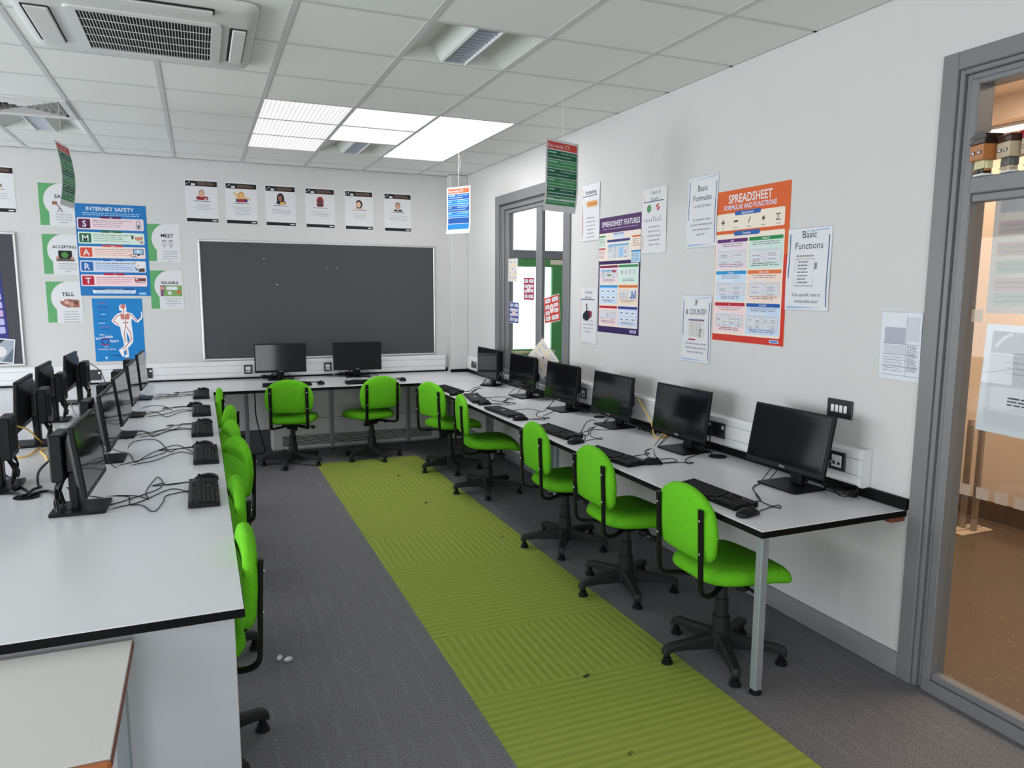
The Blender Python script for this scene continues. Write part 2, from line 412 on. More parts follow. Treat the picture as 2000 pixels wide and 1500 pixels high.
# door_1: the grey-framed glazed screen by the corridor, with a transom light
w = MB()
w.box(-0.018, 0.0, 2.143, 2.213, 0.0, 2.611, M_frame, 0.004); w.box(-0.018, 0.0, 0.88, 2.143, 2.543, 2.611, M_frame, 0.004)
w.box(-0.018, 0.0, 0.88, 0.95, 0.0, 2.543, M_frame, 0.004)
door = struct(w, 'door_1', smooth=True)
w = MB()
for x0, y0, y1, zt in ((-0.006, 2.122, 2.143, 2.543), (0.010, 2.098, 2.122, 2.522), (0.0, 2.062, 2.098, 2.498)):
    w.box(x0, 0.092, y0, y1, 0.0, zt, M_frame, 0.004)
w.box(-0.006, 0.092, 0.95, 2.122, 2.522, 2.543, M_frame, 0.004); w.box(0.010, 0.092, 0.95, 2.098, 2.498, 2.522, M_frame, 0.004)
w.box(0.0, 0.092, 0.95, 2.062, 2.475, 2.498, M_frame, 0.004)
w.box(-0.006, 0.092, 0.95, 2.098, 0.0, 0.055, M_frame, 0.004); w.box(0.010, 0.060, 0.95, 2.062, 0.055, 0.085, M_frame, 0.004)
w.box(0.0, 0.092, 0.95, 1.03, 0.085, 2.475, M_frame, 0.004)
w.build('frame', door)
w = MB(); w.box(-0.008, 0.092, 1.03, 2.062, 2.066, 2.128, M_frame, 0.004); w.box(0.008, 0.060, 1.03, 2.062, 2.035, 2.066, M_frame, 0.004); w.build('transom', door)
w = MB(); w.box(0.044, 0.050, 1.03, 2.062, 0.085, 2.035, M_glass); w.build('pane', door)
w = MB(); w.box(0.080, 0.086, 1.03, 2.062, 2.128, 2.475, M_glass); w.build('pane', door)

# corridor beyond the screen
w = MB(); w.box(0.15, 2.6, -1.2, 4.9, -0.05, 0.0, M_cfloor); struct(w, 'floor_corridor')
w = MB(); w.box(2.6, 2.7, -1.2, 4.9, 0, 3.05, M_corr); struct(w, 'wall_corridor_far')
w = MB(); w.box(0.15, 2.6, 4.9, 5.0, 0, 3.05, M_corr); struct(w, 'wall_corridor_end')
w = MB(); w.box(0.15, 2.6, -1.3, -1.2, 0, 3.05, M_corr); struct(w, 'wall_corridor_near')
w = MB(); w.box(2.585, 2.6, -1.2, 4.9, 0, 0.14, mat('brown_skirting', (0.10, 0.06, 0.04), 0.5), 0.003); struct(w, 'baseboard_corridor')
w = MB(); w.box(0.15, 2.6, -1.2, 4.9, 2.95, 3.05, M_corr); w.box(2.1, 2.6, -1.2, 4.9, 2.80, 2.95, M_corr); struct(w, 'ceiling_corridor')
M_warm = mat('warm_diffuser', (0.8, 0.75, 0.7), 0.5, var=0, emit=((1.0, 0.83, 0.66), 14.0))
def corridor_lamp(x0, x1, y0, y1, z, label):
    t = thing('corridor_light', ((x0+x1)/2, (y0+y1)/2, z), 0, label, 'light', 'corridor ceiling lights')
    a, b_ = (x1-x0)/2, (y1-y0)/2
    m = MB(); m.box(-a, a, -b_, b_, -0.02, 0, M_white, 0.003); m.build('housing', t)
    m = MB(); m.box(-a+0.02, a-0.02, -b_+0.02, b_-0.02, -0.026, -0.0201, M_warm); m.build('diffuser', t)
corridor_lamp(1.15, 1.95, 1.2, 3.05, 2.95, 'wide warm corridor ceiling light behind the top pane of the glazed screen')
corridor_lamp(2.22, 2.38, 1.0, 4.3, 2.799, 'narrow warm strip light along the far side of the corridor ceiling')

# lobby beyond window_1, with a green glazed door to the outside
w = MB(); w.box(0.15, 3.4, 5.0, 9.6, -0.05, 0.0, M_cfloor); struct(w, 'floor_lobby')
w = MB(); w.box(3.4, 3.5, 5.0, 9.7, 0, 3.1, M_lobby); struct(w, 'wall_lobby_far')
w = MB(); w.box(0.15, 3.4, 5.0, 9.6, 3.0, 3.1, M_lobby); struct(w, 'ceiling_lobby')
wall_with_holes('wall_lobby_end', 'y', 9.6, 9.7, 0.15, 3.4, 0, 3.0, [(0.75, 2.35, 0, 2.98)], M_lobby)
d = MB()
d.box(0.75, 2.35, 9.56, 9.66, 2.10, 2.215, M_frame, 0.004); d.box(0.75, 0.83, 9.56, 9.66, 0, 2.10, M_frame, 0.004); d.box(2.27, 2.35, 9.56, 9.66, 0, 2.10, M_frame, 0.004)
d.box(0.75, 0.80, 9.58, 9.66, 2.215, 2.98, M_frame); d.box(2.30, 2.35, 9.58, 9.66, 2.215, 2.98, M_frame)
dr = struct(d, 'door_2', smooth=True)
d = MB()
d.box(0.83, 2.27, 9.57, 9.62, 1.99, 2.10, M_doorg, 0.004); d.box(0.83, 1.13, 9.57, 9.62, 0.0, 1.99, M_doorg, 0.004)
d.box(1.765, 2.27, 9.57, 9.62, 0.0, 1.99, M_doorg, 0.004); d.box(1.13, 1.765, 9.57, 9.62, 0.0, 0.86, M_doorg, 0.004)
d.build('door_leaf', dr)
d = MB(); d.box(1.10, 1.80, 9.52, 9.565, 0.80, 0.835, mat('pale_wood_rail', (0.55, 0.45, 0.25), 0.5), 0.004); d.build('push_rail', dr)
d = MB(); d.box(1.13, 1.765, 9.592, 9.598, 0.86, 1.99, M_glass); d.build('pane', dr)
t = MB(); t.cyl((1.75, 11.4, -0.2), (1.75, 11.4, 2.2), 0.045, mat('pale_blue_pipe', (0.55, 0.68, 0.80), 0.5)); t.cyl((1.75, 11.4, -0.2), (1.75, 11.4, -0.15), 0.09, M_white)
t.build('outdoor_post', label='pale blue post standing outside behind the green lobby door', cat='post')
w = MB(); w.box(-0.5, 5, 9.7, 16, -0.25, -0.2, mat('outdoor_paving', (0.7, 0.7, 0.7), 0.8, scale=5)); struct(w, 'floor_outdoor')
t = thing('door_sign', (1.83, 9.565, 2.06), 0, 'small cream sign at the top of the green lobby door', 'sign')
m = MB(); m.box(-0.1, 0.1, -0.004, 0, -0.035, 0.03, mat('cream_sign', (0.85, 0.72, 0.55), 0.5)); m.build('sign_plate', t)

# ------------------------------------------------------------------ ceiling fittings
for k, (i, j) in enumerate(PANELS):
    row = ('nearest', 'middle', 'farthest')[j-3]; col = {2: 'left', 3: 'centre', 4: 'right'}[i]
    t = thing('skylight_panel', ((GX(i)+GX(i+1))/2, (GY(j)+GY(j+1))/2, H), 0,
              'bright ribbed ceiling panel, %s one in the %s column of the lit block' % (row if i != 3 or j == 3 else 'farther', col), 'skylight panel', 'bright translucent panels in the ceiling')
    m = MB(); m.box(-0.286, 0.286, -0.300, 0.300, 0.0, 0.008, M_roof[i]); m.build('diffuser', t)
    m = MB()
    for a, b_, c_, d_ in ((-0.3, -0.286, -0.31, 0.31), (0.286, 0.3, -0.31, 0.31), (-0.286, 0.286, -0.31, -0.300), (-0.286, 0.286, 0.300, 0.31)): m.box(a, b_, c_, d_, 0.0, 0.02, M_tbar)
    m.build('rim', t)
def luminaire(i, j, label):
    t = thing('recessed_luminaire', ((GX(i)+GX(i+1))/2, (GY(j)+GY(j+1))/2, H), 0, label, 'ceiling light', 'unlit recessed louvre luminaires')
    L = 0.298; m = MB()
    # curved cove wings, closed by end cheeks
    prof = []
    for k in range(9):
        a = k/8; prof.append((-0.29 + 0.21*a, 0.085*math.sin(a*PI/2)))
    up = prof; dn = [(x, z+0.006) for x, z in prof[::-1]]
    for sgn in (1, -1):
        ring = [(x*sgn, z) for x, z in up+dn]
        m.loft([[(x, -L, z) for x, z in ring], [(x, L, z) for x, z in ring]], M_light)
    for y in (-L, L-0.004): m.prism([(x, z) for x, z in [(-0.29, 0.0)] + up + [(-x, z) for x, z in up[::-1]] + [(0.29, 0.0)]], 0, 0.004, M_light, T(0, y, 0) @ Matrix.Rotation(PI/2, 4, 'X') @ T(0, 0, -0.004))
    m.build('reflector_body', t)
    m = MB(); m.loft([[(-0.135, y, 0.085), (-0.075, y, -0.002), (-0.068, y, -0.002), (-0.068, y, 0.085)] for y in (-L+0.01, L-0.01)], M_light)
    m.loft([[(0.135, y, 0.085), (0.075, y, -0.002), (0.068, y, -0.002), (0.068, y, 0.085)] for y in (-L+0.01, L-0.01)], M_light)
    m.build('side_panel', t)
    m = MB()
    for y in [(-L+0.03) + q*0.045 for q in range(13)]: m.loft([[(x, y-0.008, 0.045), (x, y+0.008, 0.045), (x, y+0.001, 0.002), (x, y-0.001, 0.002)] for x in (-0.06, 0.06)], M_louvre)
    m.box(-0.068, -0.062, -L+0.01, L-0.01, -0.004, 0.05, M_white); m.box(0.062, 0.068, -L+0.01, L-0.01, -0.004, 0.05, M_white)
    m.box(-0.06, 0.06, -L+0.01, L-0.01, 0.07, 0.076, M_louvre)
    m.build('louvre', t)
luminaire(3, 0, 'recessed louvre light nearest the camera, in front of the bright panels')
luminaire(3, 5, 'small-looking recessed louvre light among the bright ceiling panels')
luminaire(-1, 5, 'recessed louvre light behind the air vent at the left edge')
t = thing('air_vent', ((GX(-1)+GX(0))/2, (GY(4)+GY(5))/2, H), 0, 'square white slatted air diffuser in the ceiling at the left edge', 'air vent')
m = MB(); m.box(-0.3, 0.3, -0.31, 0.31, 0.06, 0.065, M_dark); m.box(-0.262, -0.256, -0.27, 0.27, 0.0, 0.06, M_dark); m.box(0.256, 0.262, -0.27, 0.27, 0.0, 0.06, M_dark); m.box(-0.256, 0.256, -0.272, -0.266, 0.0, 0.06, M_dark); m.box(-0.256, 0.256, 0.266, 0.272, 0.0, 0.06, M_dark); m.build('duct_box', t)
m = MB()
for a, b_, c_, d_ in ((-0.3, -0.255, -0.31, 0.31), (0.255, 0.3, -0.31, 0.31), (-0.255, 0.255, -0.31, -0.265), (-0.255, 0.255, 0.265, 0.31)): m.box(a, b_, c_, d_, -0.012, 0.0, M_ac, 0.003)
m.build('rim', t)
for k in range(6):
    o_ = 0.248-k*0.040; i_ = o_-0.022; m = MB()
    ro = [(-o_, -o_*1.03, 0.030), (o_, -o_*1.03, 0.030), (o_, o_*1.03, 0.030), (-o_, o_*1.03, 0.030)]
    ri = [(x*i_/o_, y*i_/o_, -0.010) for x, y, z in ro]
    m.loft([ro, [(x, y, z+0.003) for x, y, z in ro], [(x, y, z+0.004) for x, y, z in ri], ri], M_ac, cap=False, closed=True); m.build('blade', t, smooth=False)

def rrect(x0, x1, y0, y1, r, n=5):
    out = []
    for cx, cy, a in ((x1-r, y0+r, -PI/2), (x1-r, y1-r, 0), (x0+r, y1-r, PI/2), (x0+r, y0+r, PI)):
        for k in range(n+1): out.append((cx+r*math.cos(a+PI/2*k/n), cy+r*math.sin(a+PI/2*k/n)))
    return out
t = thing('air_conditioner', (-2.952, 4.150, H), 0, 'large white ceiling cassette air conditioner with dark mesh grille', 'air conditioner')
m = MB(); A = 0.495
m.loft([[(x, y, z) for x, y in rrect(-A+q, A-q, -A+q, A-q, 0.06)] for q, z in ((0, -0.004), (0, -0.022), (0.012, -0.034), (0.05, -0.040))], M_ac)
m.build('fascia', t)
m = MB()
gx0, gx1, gy0, gy1 = -0.245, 0.30, -0.235, 0.345
m.box(gx0, gx1, gy0, gy1, -0.0415, -0.0405, M_dark); m.build('intake', t)
m = MB()
for k in range(43):
    x = gx0 + (gx1-gx0)*k/42; m.box(x-0.0014, x+0.0014, gy0, gy1, -0.0490, -0.0420, M_ac)
for k in range(6):
    y = gy0 + (gy1-gy0)*k/5; m.box(gx0, gx1, y-0.003, y+0.003, -0.0500, -0.0480, M_ac)
o1 = rrect(gx0-0.045, gx1+0.045, gy0-0.03, gy1+0.03, 0.03); o2 = rrect(gx0, gx1, gy0, gy1, 0.008)
m.loft([[(x, y, -0.0400) for x, y in o1], [(x, y, -0.050) for x, y in o1], [(x, y, -0.052) for x, y in o2], [(x, y, -0.0420) for x, y in o2]], M_ac, cap=False, closed=True)
m.build('grille', t)
def flap(x0, x1, y0, y1, along):
    m = MB(); m.prism(rrect(x0, x1, y0, y1, 0.012, 3), -0.0416, -0.0402, M_dark)
    if along == 'y': m.box(x0+0.012, x1-0.004, y0+0.006, y1-0.006, -0.052, -0.0417, M_ac, 0.009)
    else: m.box(x0+0.006, x1-0.006, y0+0.012, y1-0.004, -0.052, -0.0417, M_ac, 0.009)
    m.build('air_flap', t)
flap(0.378, 0.455, -0.23, 0.33, 'y'); flap(-0.455, -0.345, -0.20, 0.33, 'y'); flap(-0.27, 0.31, -0.455, -0.375, 'x')

# ------------------------------------------------------------------ worktops
ZD = 0.756
t = thing('worktop', (0, 2.23, 0), 0, 'long grey worktop with black edge along the right wall', 'worktop')
m = MB(); m.box(-0.787, -0.001, 0.002, 4.994, ZD-0.004, ZD, M_lam, 0.001); m.build('laminate_top', t)
m = MB(); m.box(-0.789, -0.001, 0, 4.994, ZD-0.030, ZD-0.0041, M_black, 0.002); m.build('edge_band', t)
m = MB(); m.box(-0.024, -0.001, -0.01, 5.77, ZD+0.0005, ZD+0.050, M_black, 0.003); m.build('upstand', t)
def desk_leg(x, y, parent, z1=ZD-0.031, s=0.019, m_=None):
    m = MB(); m.box(x-s, x+s, y-s, y+s, 0.018, z1, m_ or M_leg, 0.004); l = m.build('leg', parent)
    m = MB(); m.lathe([(0.012, 0.022), (0.016, 0.016), (0.024, 0.012), (0.026, 0.0), (0.0, 0.0)], M_blackp, X=T(x, y, 0)); m.build('leg_foot', l)
for x, y in ((-0.682, 0.115), (-0.16, 3.16), (-0.16, 3.25), (-0.20, 4.55), (-0.20, 4.64)): desk_leg(x, y, t)
m = MB(); m.box(-0.085, -0.004, 0.006, 0.045, ZD-0.052, ZD-0.0305, M_red, 0.002); m.build('support_batten', t)
t = thing('worktop', (0, 7.23, 0), 0, 'grey worktop with black edge along the back wall under the pinboard', 'worktop')
m = MB(); m.prism([(-5.4, 0.002), (-0.001, 0.002), (-0.001, 0.79), (-0.197, 0.79), (-0.197, 0.968), (-5.4, 0.968)], ZD-0.0038, ZD+0.0002, M_lam); m.build('laminate_top', t, smooth=False)
m = MB(); m.prism([(-5.4, 0), (-0.001, 0.0), (-0.001, 0.79), (-0.197, 0.79), (-0.197, 0.968), (-5.4, 0.968)], ZD-0.030, ZD-0.0041, M_black); m.build('edge_band', t, smooth=False)
m = MB(); m.box(-5.4, -0.20, 0.948, 0.968, ZD+0.0005, ZD+0.042, M_black, 0.003); m.box(-0.215, -0.001, 0.782, 0.798, ZD+0.0005, ZD+0.035, M_black, 0.003); m.build('upstand', t)
for x in (-2.38, -1.545, -0.725): desk_leg(x, 0.72, t, m_=M_frame)
t = thing('worktop', (-2.685, 2.255, 0), 0, 'wide grey peninsula worktop with black edge in the left foreground', 'worktop')
m = MB(); m.box(-1.70, -0.002, 0.002, 4.973, ZD-0.004, ZD, M_lam, 0.001); m.build('laminate_top', t)
m = MB(); m.box(-1.702, 0, 0, 4.973, ZD-0.030, ZD-0.0041, M_black, 0.002); m.build('edge_band', t)
m = MB(); m.box(-1.66, -0.028, 0.035, 0.062, 0.0, ZD-0.031, M_lamv, 0.002); m.build('end_panel', t)
for y in (1.7, 3.3): desk_leg(-0.85, y, t)
def grommet(x, y, label, r=0.045):
    t = MB(); t.lathe([(0, 0.0), (r, 0.0), (r, 0.004), (r*0.86, 0.006), (r*0.8, 0.003), (0, 0.003)], M_blackp, X=T(0, 0, 0))
    o = t.build('cable_grommet', label=label, cat='cable grommet', group='round black desk grommets'); o.location = (x, y, ZD+0.0004)
grommet(-3.51, 3.86, 'round black cable hole in the left worktop with cables running into it', 0.052)
grommet(-0.095, 4.80, 'flat black grommet disc on the right worktop between two monitors', 0.045)
grommet(-0.115, 3.385, 'round black grommet on the right worktop beside the plugged double socket', 0.05)

# small cream table in the corner of the view
t = thing('side_table', (-2.98, 1.655, 0), 0, 'low cream-topped table with orange wooden front edge at the bottom left', 'table')
m = MB(); m.box(-1.2, 0, 0.014, 0.592, 0.694, 0.716, M_cream, 0.002); m.build('tabletop', t)
m = MB(); m.box(-1.2, 0.002, -0.004, 0.0135, 0.688, 0.716, M_wood, 0.006); m.build('wooden_edge', t)
m = MB(); m.box(0.0004, 0.003, 0.014, 0.592, 0.695, 0.714, M_red, 0.001); m.build('side_edging', t)
for x, y in ((-0.035, 0.555), (-0.06, 0.06), (-1.15, 0.06), (-1.15, 0.555)): desk_leg(x, y, t, 0.694, 0.017, M_leg)

# ------------------------------------------------------------------ cable trunking, convector
def trunk_profile(h=0.168, d=0.055):
    return [(0, 0), (-d*0.8, 0), (-d, 0.012), (-d, 0.048), (-d*0.86, 0.0485), (-d*0.86, 0.0515), (-d, 0.052), (-d, 0.122), (-d*0.86, 0.1225), (-d*0.86, 0.1255), (-d, 0.126), (-d, h-0.012), (-d*0.75, h), (0, h)]
def trunking(name, label, loc, rz, length):
    t = thing(name, loc, rz, label, 'cable trunking')
    m = MB(); pr = trunk_profile(); m.loft([[(y_, x, z) for y_, z in pr] for x in (0, length)], M_trunk); m.build('channel', t, smooth=False)
    return t
# local: runs along +y, sits against x = 0
tr = trunking('cable_trunking', 'white cable trunking along the right wall above the worktop', (-0.001, 2.455, 0.808), 0, 3.02)
m = MB(); pr = [(x*1.08-0.0005, z*1.05-0.004) for x, z in trunk_profile()]; m.loft([[(x, y, z) for x, z in pr] for y in (-0.022, 0.0)], M_trunk); m.build('end_cap', tr)
tr = trunking('cable_trunking', 'white cable trunking along the back wall below the pinboard', (-0.242, YB-0.001, 0.775), PI/2, 5.2)
for x in (2.865, 0.006):
    m = MB(); m.loft([[(a*1.03-0.0003, y, z*1.012-0.001) for a, z in trunk_profile()] for y in (x-0.012, x+0.012)], M_trunk); m.build('joint_cover', tr)
m = MB(); m.box(-0.052, -0.001, 7.21, 7.915, 0.800, 0.948, M_trunk, 0.012); m.build('cable_trunking', label='short white trunking box in the far right corner', cat='cable trunking')
m = MB(); m.box(-0.040, -0.001, 5.50, 7.17, 0.8065, 0.852, M_trunk, 0.008); m.build('window_sill', label='low white sill strip below the grey window, behind the far monitors', cat='sill')

t = thing('convector_heater', (-1.24, YB-0.001, 0), 0, 'low white convector heater with dark grille under the back worktop', 'heater')
m = MB(); m.box(-0.905, 0.905, -0.165, -0.002, 0.0, 0.64, M_convect, 0.02); m.build('casing', t)
m = MB(); m.box(-0.80, 0.80, -0.1665, -0.1655, 0.325, 0.331, M_frame); m.build('panel_seam', t)
m = MB(); m.box(-0.80, 0.80, -0.1672, -0.1655, 0.045, 0.155, M_dark)
for k in range(9): m.box(-0.80, 0.80, -0.170, -0.1673, 0.047+k*0.0125, 0.052+k*0.0125, M_convect)
m.build('grille', t)

# ------------------------------------------------------------------ sockets and switches (local: face looks along -y)
def faceplate(name, label, loc, rz, w, h, kind, cat, group=None):
    t = thing(name, loc, rz, label, cat, group)
    dk = mat('charcoal_plate', (0.022, 0.023, 0.026), 0.35, var=0.1)
    m = MB(); m.box(-w/2, w/2, -0.010, 0, -h/2, h/2, dk, 0.003); m.build('plate', t)
    if kind == 'double':
        for s in (-1, 1):
            m = MB(); m.box(s*w*0.40-0.009, s*w*0.40+0.009, -0.014, -0.0101, 0.010, 0.030, M_white, 0.002); m.build('rocker', t)
        m = MB()
        for s in (-1, 1):
            cx = s*w*0.19
            for dx, dz, a, b_ in ((0, 0.010, 0.003, 0.005), (-0.011, -0.012, 0.004, 0.0025), (0.011, -0.012, 0.004, 0.0025)): m.box(cx+dx-a, cx+dx+a, -0.0105, -0.0101, dz-b_-0.008, dz+b_-0.008, M_dark)
        m.build('socket_holes', t)
    elif kind == 'data':
        m = MB(); m.box(-w*0.30, w*0.30, -0.013, -0.0101, -h*0.32, h*0.32, M_white, 0.002); m.build('module', t)
        for s in (-1, 1):
            m = MB(); m.box(s*w*0.15-0.007, s*w*0.15+0.007, -0.0138, -0.0131, -0.016, -0.004, M_dark); m.build('port', t)
    elif kind == 'switch':
        for k in range(4):
            x = (k-1.5)*0.026; m = MB(); m.box(x-0.0095, x+0.0095, -0.015, -0.0101, -0.017, 0.018, M_white, 0.003); m.build('rocker', t)
        for s in (-1, 1):
            m = MB(); m.cyl((s*0.066, -0.0101, 0), (s*0.066, -0.0125, 0), 0.003, M_steel); m.build('screw', t)
    return t
BT = YB - 0.0545
faceplate('wall_socket', 'charcoal double socket below the human body poster, left of the peninsula monitors', (-3.728, BT, 0.850), 0, 0.148, 0.100, 'double', 'socket')
faceplate('wall_socket', 'charcoal double socket half hidden behind the peninsula monitors', (-3.480, BT, 0.850), 0, 0.148, 0.100, 'double', 'socket')
faceplate('wall_socket', 'charcoal double socket showing its end right of the farthest peninsula monitor', (-3.290, BT, 0.850), 0, 0.148, 0.100, 'double', 'socket')
faceplate('data_outlet', 'black data outlet with white insert left of the left monitor by the pinboard', (-2.338, BT, 0.855), 0, 0.080, 0.092, 'data', 'data outlet')
q = faceplate('data_outlet', 'black data outlet with white insert between the two monitors by the pinboard', (-1.542, BT, 0.853), 0, 0.080, 0.092, 'data', 'data outlet')
m = MB(); m.tube([(0.01, -0.014, -0.01), (0.015, -0.03, -0.03), (0.035, -0.03, -0.07), (0.07, -0.02, -0.085)], 0.0025, M_white); m.build('cable', q)
faceplate('data_outlet', 'black data outlet behind the third-farthest monitor of the right row', (-0.0545, 5.120, 0.890), -PI/2, 0.090, 0.085, 'data', 'data outlet')
q = faceplate('wall_socket', 'black double socket with black plug between the two nearest right monitors', (-0.0545, 3.475, 0.894), -PI/2, 0.148, 0.088, 'double', 'socket')
m = MB(); m.box(-0.045, 0.010, -0.050, -0.0142, -0.036, 0.020, M_blackp, 0.008); pl = m.build('plug', q)
m = MB(); m.tube([(-0.02, -0.035, -0.036), (-0.02, -0.035, -0.07), (0.0, -0.05, -0.115), (0.05, -0.07, -0.13)], 0.0035, M_cable); m.build('plug_cable', pl)
q = faceplate('data_outlet', 'black data outlet at the near end of the right trunking', (-0.0545, 2.575, 0.903), -PI/2, 0.098, 0.088, 'data', 'data outlet')
m = MB(); m.tube([(-0.01, -0.013, 0), (-0.012, -0.03, 0.0), (-0.03, -0.045, -0.01), (-0.08, -0.05, -0.02)], 0.003, mat('green_patch_lead', (0.05, 0.25, 0.15), 0.4)); m.build('cable', q)
faceplate('wall_socket', 'grey double socket on the short trunking in the far right corner', (-0.0525, 7.690, 0.868), -PI/2, 0.150, 0.070, 'double', 'socket')
faceplate('light_switch', 'charcoal four-gang light switch on the right wall above the nearest monitor', (-0.0005, 2.632, 1.138), -PI/2, 0.152, 0.088, 'switch', 'light switch')

# ------------------------------------------------------------------ chairs
def cushion(outline, th, bend, m_, rings=((0.0, -1), (0.55, -1), (0.86, -0.93), (0.965, -0.62), (1.0, 0.0), (0.965, 0.62), (0.86, 0.93), (0.55, 1), (0.0, 1))):
    mb = MB(); cx = sum(p[0] for p in outline)/len(outline); cy = sum(p[1] for p in outline)/len(outline)
    R = [[bend(cx+(x-cx)*max(s, 0.02), cy+(y-cy)*max(s, 0.02), d*th/2, s) for x, y in outline] for s, d in rings]
    mb.loft(R, m_); return mb
def resample(P, n):
    P = [Vector((*p, 0)) for p in P]; P.append(P[0]); L = [0]
    for a, b_ in zip(P, P[1:]): L.append(L[-1]+(b_-a).length)
    out = []; j = 0
    for k in range(n):
        d = L[-1]*k/n
        while L[j+1] < d: j += 1
        q = P[j].lerp(P[j+1], (d-L[j])/max(1e-9, L[j+1]-L[j])); out.append((q.x, q.y))
    return out
def round_corners(pts, rad, n=6):
    out = []; N_ = len(pts)
    for i in range(N_):
        p, a, b_ = Vector(pts[i]), Vector(pts[i-1]), Vector(pts[(i+1) % N_]); r = rad[i]
        d1 = (a-p).normalized(); d2 = (b_-p).normalized()
        for k in range(n+1):
            s = k/n; q = (1-s)**2*(p+d1*r) + 2*s*(1-s)*p + s*s*(p+d2*r); out.append((q.x, q.y))
    return out
def make_chair():
    t = thing('swivel_chair', (0, 0, 0), 0, 'chair', 'chair')
    # seat
    ol = resample(round_corners([(-0.205, -0.172), (0.06, -0.242), (0.245, -0.225), (0.245, 0.225), (0.06, 0.242), (-0.205, 0.172)], [0.11, 0.14, 0.09, 0.09, 0.14, 0.11]), 48)
    def sb(x, y, d, s):
        z = 0.434 + d + 0.010*math.exp(-((y)/0.2)**2) - 0.006*math.exp(-((x+0.03)**2+y*y)/0.02)*(1 if d > 0 else 0)
        if x > 0.10: z -= 0.040*((x-0.10)/0.135)**2
        if d < 0: z += 0.012
        return (x, y, z)
    cushion(ol, 0.092, sb, M_green).build('seat', t, ang=80)
    # backrest: domed cushion, hollowed towards the sitter
    pts = [(-0.165, 0.525), (0.165, 0.525), (0.205, 0.56), (0.222, 0.66)]
    for k in range(13):
        a = PI*k/12; pts.append((0.215*math.cos(a), 0.70 + 0.145*math.sin(a)))
    pts += [(-0.222, 0.66), (-0.205, 0.56)]
    ol = resample(pts, 56)
    def bb(y, z, d, s):
        return (-0.222 + d + 0.36*y*y - 0.05*(z-0.53) + 0.03*((z-0.66)/0.15)**2*0.3, -y, z)
    cushion(ol, 0.052, bb, M_green).build('backrest', t, ang=80)
    # flat bent uprights that carry the backrest and hook under the seat
    for s in (-1, 1):
        mb = MB(); y = 0.163*s
        path = [(-0.256, y, 0.770), (-0.249, y, 0.62), (-0.242, y, 0.45), (-0.235, y, 0.402), (-0.205, y*0.97, 0.379), (-0.15, y*0.85, 0.374), (-0.06, y*0.45, 0.375), (0.0, y*0.2, 0.376)]
        P = smooth_path(path, 5); rings = []
        for i, p in enumerate(P):
            d = (P[min(i+1, len(P)-1)]-P[max(i-1, 0)]).normalized(); w = Vector((0, 1, 0)); w = (w - d*w.dot(d)).normalized(); n_ = d.cross(w)
            rings.append([tuple(p + w*a*0.0145 + n_*b_*0.0085) for a, b_ in ((-1, -0.5), (-0.6, -1), (0.6, -1), (1, -0.5), (1, 0.5), (0.6, 1), (-0.6, 1), (-1, 0.5))])
        mb.loft(rings, M_metalb); u = mb.build('upright', t)
        for z in (0.722, 0.575):
            mb = MB(); x = -0.2630 if z > 0.7 else -0.2563; mb.lathe([(0, 0.004), (0.005, 0.0035), (0.0065, 0)], M_steel, 10, T(x, y, z) @ Matrix.Rotation(-PI/2, 4, 'Y')); mb.build('bolt', u)
    mb = MB(); mb.box(-0.10, 0.10, -0.085, 0.085, 0.382, 0.404, M_metalb, 0.006); mb.box(-0.06, 0.07, -0.05, 0.05, 0.345, 0.382, M_metalb, 0.012); mb.build('seat_plate', t)
    mb = MB(); mb.tube([(0.03, -0.05, 0.366), (0.05, -0.12, 0.362), (0.06, -0.17, 0.349)], 0.006, M_metalb); mb.box(0.042, 0.078, -0.205, -0.165, 0.326, 0.358, M_base, 0.01); mb.build('height_lever', t)
    mb = MB(); mb.cyl((0.115, 0, 0.385), (0.115, 0, 0.325), 0.012, M_metalb); mb.lathe([(0, 0.338), (0.028, 0.338), (0.034, 0.348), (0.030, 0.366), (0.012, 0.372)], M_base, 12, T(0.115, 0, -0.036)); mb.build('tension_knob', t)
    mb = MB(); mb.lathe([(0.0, 0.36), (0.024, 0.36), (0.024, 0.28), (0.031, 0.278), (0.031, 0.20), (0.040, 0.198), (0.043, 0.05), (0.0, 0.05)], M_base, 20); mb.build('gas_column', t)
    mb = MB(); mb.lathe([(0.043, 0.125), (0.056, 0.115), (0.060, 0.055), (0.052, 0.045), (0, 0.045)], M_base, 20); mb.build('base_hub', t)
    for k in range(5):
        a = 2*PI*k/5; mb = MB(); rings = []
        for x, zt, zb, w in ((0.035, 0.118, 0.050, 0.030), (0.10, 0.108, 0.052, 0.026), (0.20, 0.096, 0.058, 0.022), (0.262, 0.090, 0.056, 0.021), (0.288, 0.080, 0.044, 0.020), (0.296, 0.066, 0.044, 0.017)):
            rings.append([(x, -w, zb), (x, w, zb), (x, w, zt-0.012), (x, w*0.6, zt), (x, -w*0.6, zt), (x, -w, zt-0.012)])
        mb.loft(rings, M_base); l = mb.build('base_leg', t); l.rotation_euler = (0, 0, a)
        mb = MB(); mb.lathe([(0.013, 0.046), (0.013, 0.030), (0.019, 0.026), (0.019, 0.016), (0.026, 0.010), (0.027, 0.0), (0, 0)], M_blackp, 16, T(0.273, 0, 0)); mb.build('foot_glide', l)
    return t
CH0 = make_chair()
used = [False]
